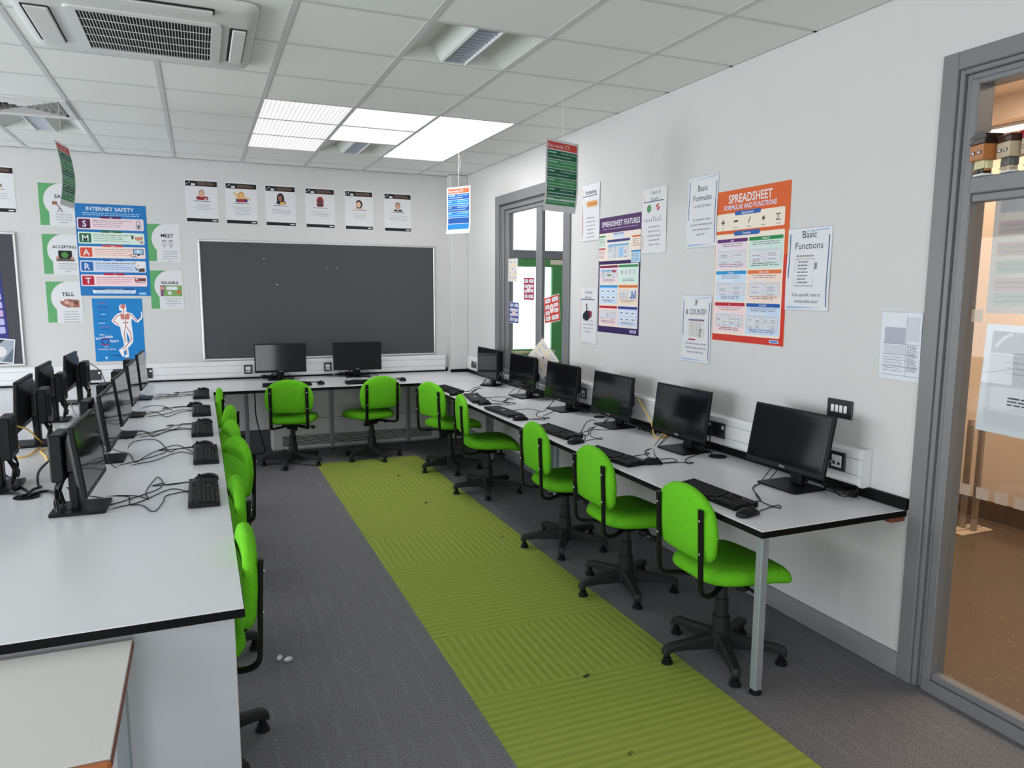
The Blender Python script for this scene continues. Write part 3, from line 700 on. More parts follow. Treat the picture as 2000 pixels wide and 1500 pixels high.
def chair(x, y, face, phase, label, dz=0.0, group='green swivel chairs'):
    t = CH0 if not used[0] else dup(CH0)
    used[0] = True
    t.location = (x, y, 0.003); t.rotation_euler = (0, 0, math.radians(face)); tag(t, label, 'chair', group)
    for k, l in enumerate(kid(t, 'base_leg')): l.rotation_euler = (0, 0, math.radians(phase-face+72*k))
    if dz:
        for n_ in ('seat', 'backrest', 'upright', 'seat_plate', 'height_lever', 'tension_knob'):
            for q_ in kid(t, n_): q_.location = (0, 0, dz)
    return t
chair(-0.612, 2.675, -1, 30, 'green swivel chair nearest the camera on the right, behind the grey desk leg')
chair(-0.612, 3.530, 0, 37, 'second green swivel chair from the camera along the right worktop')
chair(-0.608, 4.315, -2, 23, 'third green swivel chair from the camera, middle of the right-hand row')
chair(-0.612, 5.770, -8, 34, 'fourth green swivel chair from the camera along the right worktop', -0.015)
chair(-0.665, 6.640, 20, 50, 'farthest green swivel chair of the right-hand row, by the desk corner')
chair(-2.000, 7.400, 78, 32, 'green swivel chair in front of the left monitor below the pinboard')
chair(-1.240, 7.405, 104, 68, 'green swivel chair in front of the right monitor below the pinboard')
chair(-2.876, 2.770, 182, 20, 'bright green chair nearest the camera, tucked under the peninsula end', 0.0)
chair(-2.872, 3.530, 183, 8, 'green chair tucked under the peninsula beside the nearest keyboard', 0.0)
chair(-2.815, 4.450, 196, 31, 'wide-looking green chair tucked under the peninsula beside the second nearest keyboard', 0.0)
chair(-2.83, 5.075, 189, 15, 'green chair tucked under the peninsula beside the middle keyboard', 0.0)
chair(-2.822, 5.800, 168, 40, 'green chair tucked under the peninsula beside the fourth keyboard', 0.0)
chair(-2.872, 6.780, 178, 10, 'farthest green chair tucked under the peninsula, near the back worktop', 0.0)

# ------------------------------------------------------------------ lettering
FONT = {}
def glyphs(txt, bold=False):
    k = (txt, bold)
    if k in FONT: return FONT[k]
    cu = bpy.data.curves.new('t', 'FONT'); cu.body = txt; cu.size = 1; cu.resolution_u = 2
    if bold: cu.offset = 0.018
    ob = bpy.data.objects.new('t', cu); COL.objects.link(ob)
    me = bpy.data.meshes.new_from_object(ob.evaluated_get(bpy.context.evaluated_depsgraph_get()))
    vs = [tuple(v.co) for v in me.vertices]; fs = [tuple(p.vertices) for p in me.polygons]
    bpy.data.objects.remove(ob); bpy.data.curves.remove(cu); bpy.data.meshes.remove(me)
    x0 = min(v[0] for v in vs); x1 = max(v[0] for v in vs)
    FONT[k] = (vs, fs, x0, x1); return FONT[k]
class Print:
    """flat printing on a sheet w x h (metres); u, v from 0..1, v downwards; faces local -y"""
    def __init__(s, w, h, bend=None): s.w = w; s.h = h; s.mb = MB(); s.k = 1; s.bend = bend; s.j = 0
    def p(s, u, v, k=None):
        u = min(max(u, 0.004), 0.996); v = min(max(v, 0.003), 0.997); x = (u-0.5)*s.w; z = (0.5-v)*s.h
        x, y, z = s.bend(x, z) if s.bend else (x, 0, z)
        return (x, y - 0.0006 - 0.00022*(k if k is not None else s.k) - 0.000004*s.j, z)
    def up(s): s.k += 1; return s
    def poly(s, pts, m): s.j += 1; s.mb.poly([s.p(u, v) for u, v in pts][::-1], m); return s
    def rect(s, u0, v0, u1, v1, m):
        if s.bend and v1-v0 > 0.12:
            n = 8
            for k in range(n):
                a, b_ = v0+(v1-v0)*k/n, v0+(v1-v0)*(k+1)/n; s.poly([(u0, a), (u1, a), (u1, b_), (u0, b_)], m)
            return s
        return s.poly([(u0, v0), (u1, v0), (u1, v1), (u0, v1)], m)
    def rr(s, u0, v0, u1, v1, m, r=0.012):          # rounded rectangle, r in metres
        q = rrect(u0*s.w, u1*s.w, v0*s.h, v1*s.h, min(r, (u1-u0)*s.w*0.49, (v1-v0)*s.h*0.49), 3)
        return s.poly([(x/s.w, y/s.h) for x, y in q], m)
    def disc(s, u, v, r, m, a0=0, a1=2*PI, n=20, ry=None):
        pts = [(u + math.cos(a0+(a1-a0)*k/n)*r/s.w, v + math.sin(a0+(a1-a0)*k/n)*(ry or r)/s.h) for k in range(n+ (0 if abs(a1-a0-2*PI) < 1e-6 else 1))]
        if len(pts) == n+1: pts.append((u, v))
        return s.poly(pts, m)
    def line(s, pts, wd, m):
        P = [Vector((u*s.w, v*s.h)) for u, v in pts]
        for a, b_ in zip(P, P[1:]):
            d = (b_-a); n_ = Vector((-d.y, d.x)).normalized()*wd/2; d = d.normalized()*wd*0.3
            s.poly([((q.x)/s.w, (q.y)/s.h) for q in (a-d+n_, b_+d+n_, b_+d-n_, a-d-n_)], m)
        return s
    def text(s, txt, u, v, hgt, m, align='c', bold=False, maxw=None, slant=0.0, rot=0.0):
        s.j += 1; vs, fs, x0, x1 = glyphs(txt, bold); sc = hgt/0.70; w = (x1-x0)*sc; sx = sc
        if maxw and w > maxw*s.w: sx = sc*maxw*s.w/w; w = maxw*s.w
        off = {'c': -w/2, 'l': 0, 'r': -w}[align]; out = []
        for x, y, z in vs:
            X = (x-x0)*sx + off + y*slant*sc; Y = y*sc
            X, Y = X*math.cos(rot)-Y*math.sin(rot), X*math.sin(rot)+Y*math.cos(rot)
            out.append(s.p(u + X/s.w, v - Y/s.h))
        s.mb.add(out, fs, m); return s
    def lines(s, u0, v0, u1, dv, n, hgt, m, align='l', rag=0.25):  # rows of unreadably small print
        for k in range(n):
            w = (u1-u0)*(1-rag*random.random()); a = u0 if align == 'l' else (u0+u1)/2-w/2; e = a+w; v = v0+k*dv
            while a < e-0.004:
                b_ = min(a + random.uniform(0.03, 0.11), e); s.rect(a, v, b_, v+hgt/s.h, m); a = b_+0.012
        return s
    def done(s, name, parent): return s.mb.build(name, parent, smooth=False) if s.mb.V else None
def sheet(name, label, cat, loc, rz, w, h, m, group=None, tilt=0.0, bend=None, thick=0.0006, holder='sheet'):
    t = thing(name, loc, rz, label, cat, group); t.rotation_euler = (0, tilt, rz)
    mb = MB()
    if bend:
        n = 12
        rows = []
        for k in range(n+1):
            z = h/2-h*k/n; a = bend(-w/2, z); b_ = bend(w/2, z)
            rows.append([(a[0], a[1]-thick, a[2]), (b_[0], b_[1]-thick, b_[2]), b_, a])
        mb.loft(rows, m)
    else: mb.box(-w/2, w/2, -thick, 0, -h/2, h/2, m)
    mb.build(holder, t, smooth=False)
    return t
YW = YB - 0.0008; XW = -0.0008
K = ink
BLACK, WHITE, DGREY = K(22, 22, 24), K(216, 216, 222), K(70, 70, 74)

# ------------------------------------------------------------------ monitors
def make_monitor(base='plate'):
    t = thing('computer_monitor', (0, 0, 0), 0, 'monitor', 'monitor')
    mb = MB(); mb.box(-0.020, 0.0, -0.250, 0.250, -0.146, 0.146, M_blackp, 0.003)
    mb.loft([[(-0.0201, y, z) for y, z in rrect(-0.225, 0.225, -0.125, 0.125, 0.02, 3)], [(-0.038, y, z) for y, z in rrect(-0.20, 0.20, -0.105, 0.105, 0.02, 3)], [(-0.050, y, z) for y, z in rrect(-0.15, 0.15, -0.085, 0.085, 0.02, 3)]], M_blackp)
    hs = mb.build('housing', t); hs.location = (0.030, 0, 0.225)
    mb = MB(); mb.box(0.0002, 0.0010, -0.238, 0.238, -0.122, 0.135, M_screen); mb.build('display', hs)
    vs, fs, x0, x1 = glyphs('DELL', True); mb = MB(); mb.add([(0.0006, (x-(x0+x1)/2)*0.016, -0.139+y*0.014) for x, y, z in vs], fs, K(170, 170, 172)); mb.build('logo', hs)
    mb = MB(); q = [(-0.0480, 0.016*math.cos(a)*r, -0.095+0.016*math.sin(a)*r) for r in (1.0, 0.82) for a in [2*PI*k/20 for k in range(20)]]
    mb.add(q, [(k, (k+1) % 20, 20+(k+1) % 20, 20+k) for k in range(20)], K(120, 120, 124)); mb.add([(-0.0480, -(x-(x0+x1)/2)*0.009, -0.098+y*0.010) for x, y, z in vs], fs, K(120, 120, 124)); mb.build('rear_logo', hs)
    mb = MB(); mb.box(-0.054, -0.018, -0.034, 0.034, 0.008, 0.24, M_blackp, 0.006); mb.build('stand_neck', t)
    mb = MB()
    if base == 'plate': mb.prism(rrect(-0.105, 0.095, -0.125, 0.125, 0.012, 3), 0.0, 0.009, M_blackp)
    elif base == 'slab': mb.prism(rrect(-0.120, 0.085, -0.105, 0.105, 0.006, 2), 0.0, 0.013, M_blackp)
    else: mb.lathe([(0, 0.0), (0.108, 0.0), (0.108, 0.004), (0.09, 0.011), (0.0, 0.013)], M_blackp, 32, T(-0.01, 0, 0))
    mb.build('stand_base', t)
    mb = MB(); mb.box(-0.105, -0.055, -0.090, 0.090, 0.140, 0.335, M_blackp, 0.006)
    for k in range(6): mb.box(-0.1065, -0.1051, -0.06+k*0.022, -0.05+k*0.022, 0.17, 0.30, M_dark)
    mc = mb.build('mini_computer', t)
    mb = MB(); mb.box(-0.0549, -0.016, -0.055, 0.055, 0.17, 0.31, M_metalb, 0.006); mb.build('bracket', mc)
    for k in range(6):
        y = (k-2.5)*0.026; e = random.uniform(-0.05, 0.05); lo = random.uniform(0.016, 0.06)
        mb = MB(); mb.tube([(-0.085, y, 0.141), (-0.095-0.006*(k % 3), y+e*0.3, 0.10), (-0.085, y+e, lo), (-0.10, y*0.6+e, lo+0.035), (-0.080, y*0.4, 0.12), (-0.058, y*0.35, 0.17)], 0.0042, M_cable); mb.build('cable', mc)
    return t
MON = {k: None for k in ('plate', 'slab', 'round')}
def monitor(x, y, face, tilt, dz, base, label, group, neck=None):
    if MON[base] is None: MON[base] = t = make_monitor(base)
    else: t = dup(MON[base])
    t.location = (x, y, ZD+0.0004); t.rotation_euler = (0, 0, face); tag(t, label, 'monitor', group)
    h = kid(t, 'housing')[0]; h.location = (0.032, 0, 0.225+dz); h.rotation_euler = (0, -tilt, 0)
    if tilt > 0.15: kid(t, 'stand_neck')[0].location = (-0.012, 0, 0)
    return t
GR = 'black monitors along the right worktop'
monitor(-0.199, 2.724, 3.173, 0.19, 0.012, 'plate', 'black monitor nearest the camera on the right worktop, below the light switch', GR)
monitor(-0.197, 3.608, 3.179, 0.119, 0.007, 'plate', 'second black monitor from the camera on the right worktop, below the small white IF sheet', GR)
monitor(-0.178, 4.442, 3.167, 0.10, -0.007, 'plate', 'third black monitor from the camera on the right worktop, beside a yellow cable', GR)
monitor(-0.195, 5.194, 3.180, 0.097, -0.007, 'plate', 'fourth black monitor from the camera, below the tilted yellow notice on the window', GR)
monitor(-0.198, 5.962, 3.183, 0.062, -0.006, 'plate', 'fifth black monitor on the right worktop, in front of the grey window', GR)
monitor(-0.202, 6.807, 3.171, 0.025, -0.009, 'round', 'farthest black monitor of the right row, on a round foot at the far corner', GR)
GB = 'black monitors below the pinboard'
monitor(-2.035, 7.982, -1.599, 0.048, -0.003, 'plate', 'black monitor below the left half of the grey pinboard', GB)
monitor(-1.259, 7.982, -1.640, 0.050, -0.005, 'plate', 'black monitor below the right half of the grey pinboard', GB)
GL = 'black monitors facing the aisle on the peninsula'
for (x, y, f, tl, dz), lb in zip([(-3.244, 3.566, -0.035, 0.116, 0.022), (-3.259, 4.552, -0.018, 0.106, 0.012), (-3.256, 5.264, -0.034, 0.11, 0.02), (-3.253, 6.073, -0.028, 0.06, 0.022), (-3.251, 6.979, -0.038, 0.06, 0.018)],
        ['nearest aisle-facing black monitor on the peninsula, its side bundled with cables', 'second nearest aisle-facing black monitor on the peninsula', 'middle aisle-facing black monitor on the peninsula', 'second farthest aisle-facing black monitor on the peninsula', 'farthest aisle-facing black monitor on the peninsula, under the human body poster']):
    monitor(x, y, f, tl, dz, 'slab', lb, GL)
GF = 'black monitors seen from behind on the peninsula'
for (x, y, f, tl, dz), lb in zip([(-3.690, 4.10, PI+0.03, 0.06, 0.03), (-3.715, 5.165, PI+0.02, 0.06, 0.03), (-3.755, 6.045, PI+0.0, 0.06, 0.03), (-3.715, 6.92, PI-0.02, 0.08, 0.03)],
        ['black monitor seen from behind, cut off by the left edge of the view', 'second black monitor seen from behind, with yellow cable draped in front', 'third black monitor seen from behind on the peninsula', 'farthest black monitor seen from behind, left of the wall socket']):
    monitor(x, y, f, tl, dz, 'slab', lb, GF)

# ------------------------------------------------------------------ keyboards and mice
def make_keyboard():
    t = thing('keyboard', (0, 0, 0), 0, 'keyboard', 'keyboard'); mb = MB()
    q = [(-0.062, 0.0), (0.064, 0.004), (0.064, 0.026), (0.050, 0.026), (-0.062, 0.014)]
    mb.loft([[(x, y, z) for x, z in q] for y in (-0.222, -0.219, 0.219, 0.222)], M_blackp); mb.build('case', t, ang=20)
    mb = MB(); pitch = 0.0193
    zt = lambda x: 0.014 + (x+0.062)/0.112*0.012
    def key(x, y, wx, wy):
        z = zt(x)+0.0004; b_ = [(x-wx/2, y-wy/2), (x+wx/2, y-wy/2), (x+wx/2, y+wy/2), (x-wx/2, y+wy/2)]
        mb.loft([[(a, c_, zt(a)+0.0004) for a, c_ in b_], [(x+(a-x)*0.8, y+(c_-y)*0.8, zt(a)+0.0062) for a, c_ in b_]], M_key)
    rows = [(0.042, [1]*1 + [0] + [1]*4 + [0.5] + [1]*4), (0.019, None), (-0.0003, None), (-0.0193, None), (-0.038, None), (-0.0525, None)]
    for i, x in enumerate((0.042, 0.020, 0.002, -0.0165, -0.035, -0.052)):
        y = 0.213
        if i == 5: ws = [1.25, 1.25, 1.25, 6.0, 1.25, 1.25, 1.25]
        elif i == 0: ws = [1] + [-0.6] + [1]*4 + [-0.3] + [1]*4 + [-0.3] + [1]*4
        else: ws = [1.0+0.25*i*0.9] + [1]*12 + [15-13-0.25*i*0.9]
        for w_ in ws:
            d = abs(w_)*pitch*0.965
            if w_ > 0: key(x, y-d/2, 0.0165, d-0.0022)
            y -= d
        y = -0.077
        for k in range(3):
            if i in (0, 1, 2) or (i == 5) or (i == 4 and k == 1): key(x, y-pitch/2, 0.0165, 0.0170)
            y -= pitch
        y = -0.140
        if i > 0:
            for k in range(4): key(x, y-pitch/2, 0.0165, 0.0170); y -= pitch
    mb.build('keys', t, smooth=False)
    return t
def make_flat_keyboard():                           # lying face down
    t = thing('keyboard', (0, 0, 0), 0, 'keyboard', 'keyboard'); mb = MB()
    mb.box(-0.064, 0.064, -0.222, 0.222, 0.006, 0.024, M_blackp, 0.005); mb.build('case', t)
    mb = MB()
    for x in (-0.045, 0.045):
        for y in (-0.19, 0.19): mb.cyl((x, y, 0.024), (x, y, 0.026), 0.007, M_base)
    mb.build('rubber_feet', t)
    mb = MB(); mb.box(-0.014, 0.012, -0.012, 0.012, 0.0241, 0.0245, M_paper); mb.build('sticker', t)
    return t
def make_mouse():
    t = thing('computer_mouse', (0, 0, 0), 0, 'mouse', 'mouse'); mb = MB()
    rings = []
    for x, w, h in ((-0.056, 0.010, 0.012), (-0.052, 0.022, 0.022), (-0.035, 0.030, 0.032), (-0.010, 0.0325, 0.037), (0.020, 0.031, 0.032), (0.045, 0.028, 0.022), (0.054, 0.024, 0.014), (0.057, 0.014, 0.008)):
        rings.append([(x, w*math.cos(2*PI*k/16), max(0.0, 0.35*h + 0.65*h*math.sin(2*PI*k/16))) for k in range(16)])
    mb.loft(rings, M_blackp); mb.build('body', t, ang=60)
    mb = MB(); mb.cyl((0.030, -0.004, 0.0285), (0.030, 0.004, 0.0285), 0.008, M_base, n=12); mb.build('wheel', t)
    return t
KB0, KF0, MS0 = make_keyboard(), make_flat_keyboard(), make_mouse()
first = set()
def put(proto, x, y, face, label, cat, group):
    t = proto if proto.name not in first else dup(proto)
    first.add(proto.name); t.location = (x, y, ZD+0.0004); t.rotation_euler = (0, 0, face); tag(t, label, cat, group); return t
def cable(parent, pts, r=0.0022, m=None, name='cable', ends=()):
    """pts are world points; the cable becomes a part of its keyboard or mouse"""
    pts = [p if len(p) == 3 else (*p, ZD+r+0.001) for p in pts]
    mb = MB(); inv = (T(*parent.location) @ RZ(parent.rotation_euler[2])).inverted()
    mb.tube([tuple(inv @ Vector(p)) for p in pts], r, m or M_cable, n=6, sub=5); return mb.build(name, parent)
STN = [  # keyboard (x, y, facing, face-down), mouse (x, y, facing), cable paths, words
 ((-0.655, 2.715, 0.02, 0), (-0.700, 2.425, 0.25), [(-0.59, 2.66), (-0.51, 2.57), (-0.40, 2.75), (-0.33, 2.80), (-0.22, 2.85), (-0.17, 2.80, 0.86)], [(-0.645, 2.44), (-0.48, 2.49), (-0.51, 2.45), (-0.51, 2.56), (-0.43, 2.70), (-0.37, 2.78), (-0.24, 2.87), (-0.19, 2.83, 0.86)], 'nearest the camera on the right worktop'),
 ((-0.690, 3.575, 0.12, 0), (-0.560, 3.375, -0.3), [(-0.62, 3.56), (-0.44, 3.59), (-0.43, 3.65), (-0.22, 3.80), (-0.12, 3.80, 0.84)], [(-0.505, 3.36), (-0.40, 3.37), (-0.39, 3.44), (-0.46, 3.45), (-0.41, 3.58), (-0.26, 3.80), (-0.15, 3.82, 0.84)], 'second from the camera on the right worktop'),
 ((-0.660, 4.345, 0.06, 0), (-0.690, 4.020, 0.3), [(-0.59, 4.25), (-0.43, 4.34), (-0.36, 4.36), (-0.30, 4.32), (-0.22, 4.40), (-0.15, 4.44, 0.84)], [(-0.635, 4.04), (-0.56, 4.14), (-0.51, 4.28), (-0.56, 4.22), (-0.30, 4.62), (-0.20, 4.70), (-0.20, 4.56), (-0.16, 4.48, 0.84)], 'third from the camera on the right worktop'),
 ((-0.690, 5.225, 0.06, 1), (-0.690, 4.890, 0.0), [(-0.62, 5.28), (-0.44, 5.32), (-0.39, 5.17), (-0.28, 5.30), (-0.16, 5.40, 0.84)], [(-0.63, 4.90), (-0.54, 4.83), (-0.51, 4.86), (-0.51, 5.00), (-0.45, 5.13), (-0.33, 5.24), (-0.17, 5.36, 0.84)], 'beside the middle of the right worktop'),
 ((-0.650, 5.965, -0.15, 1), (-0.680, 5.660, 0.1), [(-0.59, 6.05), (-0.52, 6.00), (-0.54, 5.83), (-0.44, 5.79), (-0.29, 6.11), (-0.16, 6.16, 0.84)], [(-0.62, 5.67), (-0.53, 5.57), (-0.42, 5.63), (-0.47, 5.69), (-0.41, 5.86), (-0.22, 6.10), (-0.15, 6.10, 0.84)], 'on the right worktop in front of the window'),
 ((-0.700, 6.575, 0.08, 0), (-0.730, 6.265, 0.2), [(-0.64, 6.46), (-0.56, 6.45), (-0.46, 6.53), (-0.30, 6.77), (-0.19, 6.90, 0.84)], [(-0.675, 6.27), (-0.56, 6.34), (-0.46, 6.49), (-0.40, 6.60), (-0.2, 6.86, 0.84)], 'farthest along the right worktop, by the desk corner'),
 ((-2.030, 7.440, PI/2, 0), (-1.715, 7.450, PI/2), [(-2.0, 7.505), (-1.98, 7.62), (-2.06, 7.80), (-2.05, 7.92, 0.84)], [(-1.715, 7.51), (-1.73, 7.60), (-1.82, 7.66), (-1.88, 7.85), (-2.0, 7.93, 0.84)], 'in front of the left monitor below the pinboard'),
 ((-1.265, 7.385, PI/2, 0), (-0.905, 7.455, PI/2), [(-1.2, 7.45), (-1.18, 7.60), (-1.28, 7.80), (-1.28, 7.92, 0.84)], [(-0.905, 7.515), (-0.95, 7.56), (-1.01, 7.60), (-1.05, 7.85), (-1.22, 7.93, 0.84)], 'in front of the right monitor below the pinboard'),
 ((-2.785, 3.615, PI, 0), (-2.775, 3.885, PI+0.1), [(-2.85, 3.70), (-2.94, 3.65), (-2.95, 3.55), (-2.98, 3.40), (-3.03, 3.52), (-3.08, 3.56), (-3.10, 3.70), (-3.22, 3.73), (-3.31, 3.60, 0.84)], [(-2.835, 3.88), (-2.94, 3.85), (-2.96, 3.89), (-2.99, 4.03), (-3.01, 3.95), (-3.03, 3.74), (-3.01, 3.62), (-3.06, 3.69), (-3.14, 3.73), (-3.24, 3.75), (-3.32, 3.63, 0.84)], 'nearest the camera on the peninsula'),
 ((-2.770, 4.465, PI, 0), (-2.785, 4.740, PI+0.15), [(-2.835, 4.58), (-2.90, 4.78), (-2.95, 4.82), (-3.04, 4.67), (-3.09, 4.52), (-3.12, 4.43), (-3.17, 4.68), (-3.26, 4.70), (-3.33, 4.58, 0.84)], [(-2.84, 4.75), (-2.93, 4.70), (-2.96, 4.65), (-3.04, 5.03), (-3.14, 5.06), (-3.18, 4.97), (-3.20, 4.72), (-3.32, 4.66, 0.84)], 'second nearest on the peninsula'),
 ((-2.785, 5.270, PI, 0), (-2.775, 5.560, PI+0.1), [(-2.85, 5.36), (-2.94, 5.36), (-3.01, 5.30), (-3.07, 5.16), (-3.12, 5.36), (-3.26, 5.42), (-3.33, 5.3, 0.84)], [(-2.835, 5.56), (-2.92, 5.57), (-2.94, 5.39), (-3.04, 5.36), (-3.09, 5.27), (-3.15, 5.40), (-3.26, 5.45), (-3.33, 5.34, 0.84)], 'in the middle of the peninsula'),
 ((-2.785, 6.085, PI, 0), (-2.835, 6.400, PI+0.15), [(-2.85, 6.17), (-2.94, 6.11), (-3.02, 5.93), (-3.10, 6.18), (-3.24, 6.23), (-3.33, 6.1, 0.84)], [(-2.895, 6.40), (-2.99, 6.39), (-3.0, 6.27), (-3.07, 6.50), (-3.18, 6.50), (-3.26, 6.26), (-3.33, 6.14, 0.84)], 'second farthest on the peninsula'),
 ((-2.785, 7.010, PI, 0), (-2.775, 7.300, PI+0.1), [(-2.85, 7.10), (-2.98, 6.99), (-3.10, 7.10), (-3.24, 7.15), (-3.32, 7.02, 0.84)], [(-2.835, 7.30), (-2.96, 7.27), (-2.98, 7.11), (-3.10, 7.23), (-3.24, 7.20), (-3.32, 7.06, 0.84)], 'farthest along the peninsula'),
]
for (kx, ky, kf, fd), (mx, my, mf), kc, mc, words in STN:
    k = put(KF0 if fd else KB0, kx, ky, kf, ('black keyboard lying face down ' if fd else 'black keyboard ') + words, 'keyboard', 'black keyboards')
    cable(k, kc)
    k = put(MS0, mx, my, mf, 'black mouse beside the keyboard ' + words, 'mouse', 'black computer mice')
    cable(k, mc)

# loose leads
def lead(name, label, pts, r, m, group=None):
    pts = [p if len(p) == 3 else (*p, ZD+r+0.001) for p in pts]
    mb = MB(); mb.tube(pts, r, m, n=7, sub=6); return mb.build(name, label=label, cat='cable', group=group)
lead('network_cable', 'long yellow cable looping across the peninsula from the monitor seen from behind', [(-3.64, 4.30, 1.02), (-3.66, 4.55, 0.97), (-3.67, 4.85, 0.90), (-3.66, 5.02, 0.82), (-3.65, 5.12), (-3.66, 4.95), (-3.67, 4.80), (-3.73, 4.78), (-3.80, 4.92), (-3.79, 5.04), (-3.755, 5.06, 0.765)], 0.0042, M_yellow, 'yellow network cables')
lead('network_cable', 'yellow cable lying behind the nearest aisle-facing monitor on the peninsula', [(-3.61, 4.98), (-3.63, 4.92), (-3.61, 4.85), (-3.58, 4.76), (-3.55, 4.63), (-3.51, 4.52), (-3.45, 4.45), (-3.37, 4.50), (-3.375, 4.52, 0.80)], 0.0042, M_yellow, 'yellow network cables')
lead('network_cable', 'yellow cable hanging beside the third monitor of the right row', [(-0.105, 4.26, 0.97), (-0.09, 4.20, 0.90), (-0.10, 4.10, 0.83), (-0.13, 4.02, 0.775), (-0.14, 3.97), (-0.11, 3.95), (-0.05, 3.99), (-0.04, 4.06)], 0.0042, M_yellow, 'yellow network cables')
lead('power_lead', 'black cables from the desk hole to the monitor at the left edge', [(-3.77, 4.2, 0.92), (-3.70, 4.30, 0.80), (-3.67, 4.30), (-3.63, 4.22), (-3.60, 4.11), (-3.56, 4.03), (-3.52, 3.94), (-3.508, 3.88, 0.766)], 0.006, M_cable, 'black power leads on the peninsula')
lead('power_lead', 'black cable rising from the desk hole to the side of the nearest aisle-facing monitor', [(-3.355, 3.62, 0.98), (-3.43, 3.72, 0.90), (-3.47, 3.90, 0.80), (-3.48, 4.02), (-3.505, 3.98), (-3.51, 3.88, 0.766)], 0.0055, M_cable, 'black power leads on the peninsula')
lead('power_lead', 'black cable with a knot lying between the desk hole and the nearest monitor foot', [(-3.50, 3.85, 0.766), (-3.48, 3.90), (-3.44, 3.92), (-3.41, 3.88), (-3.39, 3.80), (-3.372, 3.70), (-3.36, 3.60, 0.83)], 0.006, M_cable, 'black power leads on the peninsula')
lead('power_lead', 'straight black cable running left from the desk hole out of view', [(-3.80, 4.30), (-3.68, 4.16), (-3.60, 4.00), (-3.53, 3.88), (-3.515, 3.86, 0.766)], 0.0055, M_cable, 'black power leads on the peninsula')
lead('power_lead', 'lower black cable leaving the desk hole towards the left edge', [(-3.80, 3.97), (-3.66, 3.95), (-3.59, 3.94), (-3.54, 3.89), (-3.52, 3.85, 0.766)], 0.007, M_cable, 'black power leads on the peninsula')
lead('power_lead', 'thin black cable rising from the farthest monitor seen from behind to the socket side', [(-3.60, 6.95, 1.07), (-3.52, 6.9, 1.0), (-3.46, 6.7, 0.86), (-3.44, 6.55), (-3.50, 6.35), (-3.60, 6.20)], 0.003, M_cable, 'black power leads on the peninsula')
lead('power_lead', 'grey-white cable hanging behind the third monitor seen from behind', [(-3.62, 6.0, 0.90), (-3.60, 5.98, 0.82), (-3.56, 5.98), (-3.50, 5.85), (-3.46, 5.70), (-3.42, 5.55)], 0.0035, mat('grey_cable', (0.35, 0.35, 0.36), 0.4), 'black power leads on the peninsula')
def coil(x, y, rx, ry, turns, label, seed):
    random.seed(seed); pts = []
    for k in range(turns*9):
        a = 2*PI*k/9; j = random.uniform(0.75, 1.1); pts.append((x+rx*j*math.cos(a), y+ry*j*math.sin(a), ZD+0.007+0.0050*(k % 7)+0.0020*turns*random.random()))
    lead('cable_coil', label, pts, 0.0032, M_cable, 'black cable tangles behind the monitors')
coil(-0.09, 2.52, 0.045, 0.10, 5, 'tangle of black cables behind the nearest monitor of the right row', 1)
coil(-0.10, 3.62, 0.045, 0.10, 5, 'tangle of black cables below the plugged double socket on the right worktop', 2)
coil(-0.085, 4.17, 0.04, 0.09, 5, 'tangle of black cables behind the third monitor of the right row', 3)
coil(-0.09, 5.04, 0.05, 0.11, 6, 'tangle of black cables behind the fourth monitor of the right row', 4)
coil(-0.09, 5.76, 0.045, 0.10, 5, 'tangle of black cables behind the fifth monitor of the right row', 5)
coil(-2.13, 8.06, 0.09, 0.04, 4, 'tangle of black cables behind the left monitor below the pinboard', 6)
coil(-1.37, 8.06, 0.09, 0.04, 4, 'tangle of black cables behind the right monitor below the pinboard', 7)
mb = MB(); mb.tube([(-2.29, 8.15, 0.715), (-2.285, 8.12, 0.55), (-2.28, 8.13, 0.35), (-2.24, 8.10, 0.15), (-2.22, 8.0, 0.012), (-2.35, 7.95, 0.010)], 0.006, M_cable); mb.build('hanging_cable', label='black cable hanging under the back worktop left of the heater', cat='cable')

# ------------------------------------------------------------------ pinboards
def pinboard(name, label, x0, x1, z0, z1):
    t = thing(name, ((x0+x1)/2, YB-0.001, (z0+z1)/2), 0, label, 'pinboard'); a, b_ = (x1-x0)/2, (z1-z0)/2
    m = MB(); m.box(-a+0.014, a-0.014, -0.012, 0, -b_+0.014, b_-0.014, M_felt); m.build('felt_panel', t)
    m = MB()
    for q in ((-a, a, b_-0.02, b_), (-a, a, -b_, -b_+0.02), (-a, -a+0.02, -b_+0.02, b_-0.02), (a-0.02, a, -b_+0.02, b_-0.02)): m.box(q[0], q[1], -0.020, 0, q[2], q[3], M_alu, 0.005)
    m.build('frame', t); return t
pb = pinboard('pinboard', 'large empty grey felt pinboard in the middle of the back wall', -2.752, -0.335, 0.949, 2.152)
for x, z, w, h in ((-0.595, 0.425, 0.016, 0.007), (0.030, 0.34, 0.008, 0.009), (0.135, 0.34, 0.008, 0.009), (-0.475, 0.165, 0.018, 0.007)):
    m = MB(); m.box(x-w/2, x+w/2, -0.0140, -0.0122, z-h/2, z+h/2, M_paper, 0.0005); m.build('paper_scrap', pb)
for x, z in ((-1.0, 0.33), (0.02, 0.47), (0.21, 0.465), (0.45, 0.40), (-0.85, 0.02)):
    m = MB(); m.box(x-0.006, x+0.006, -0.0130, -0.0121, z-0.003, z+0.003, M_dark); m.build('staple', pb)
pinboard('pinboard', 'grey pinboard with a blue poster and photo, cut by the left edge', -6.7, -4.262, 0.955, 2.165)
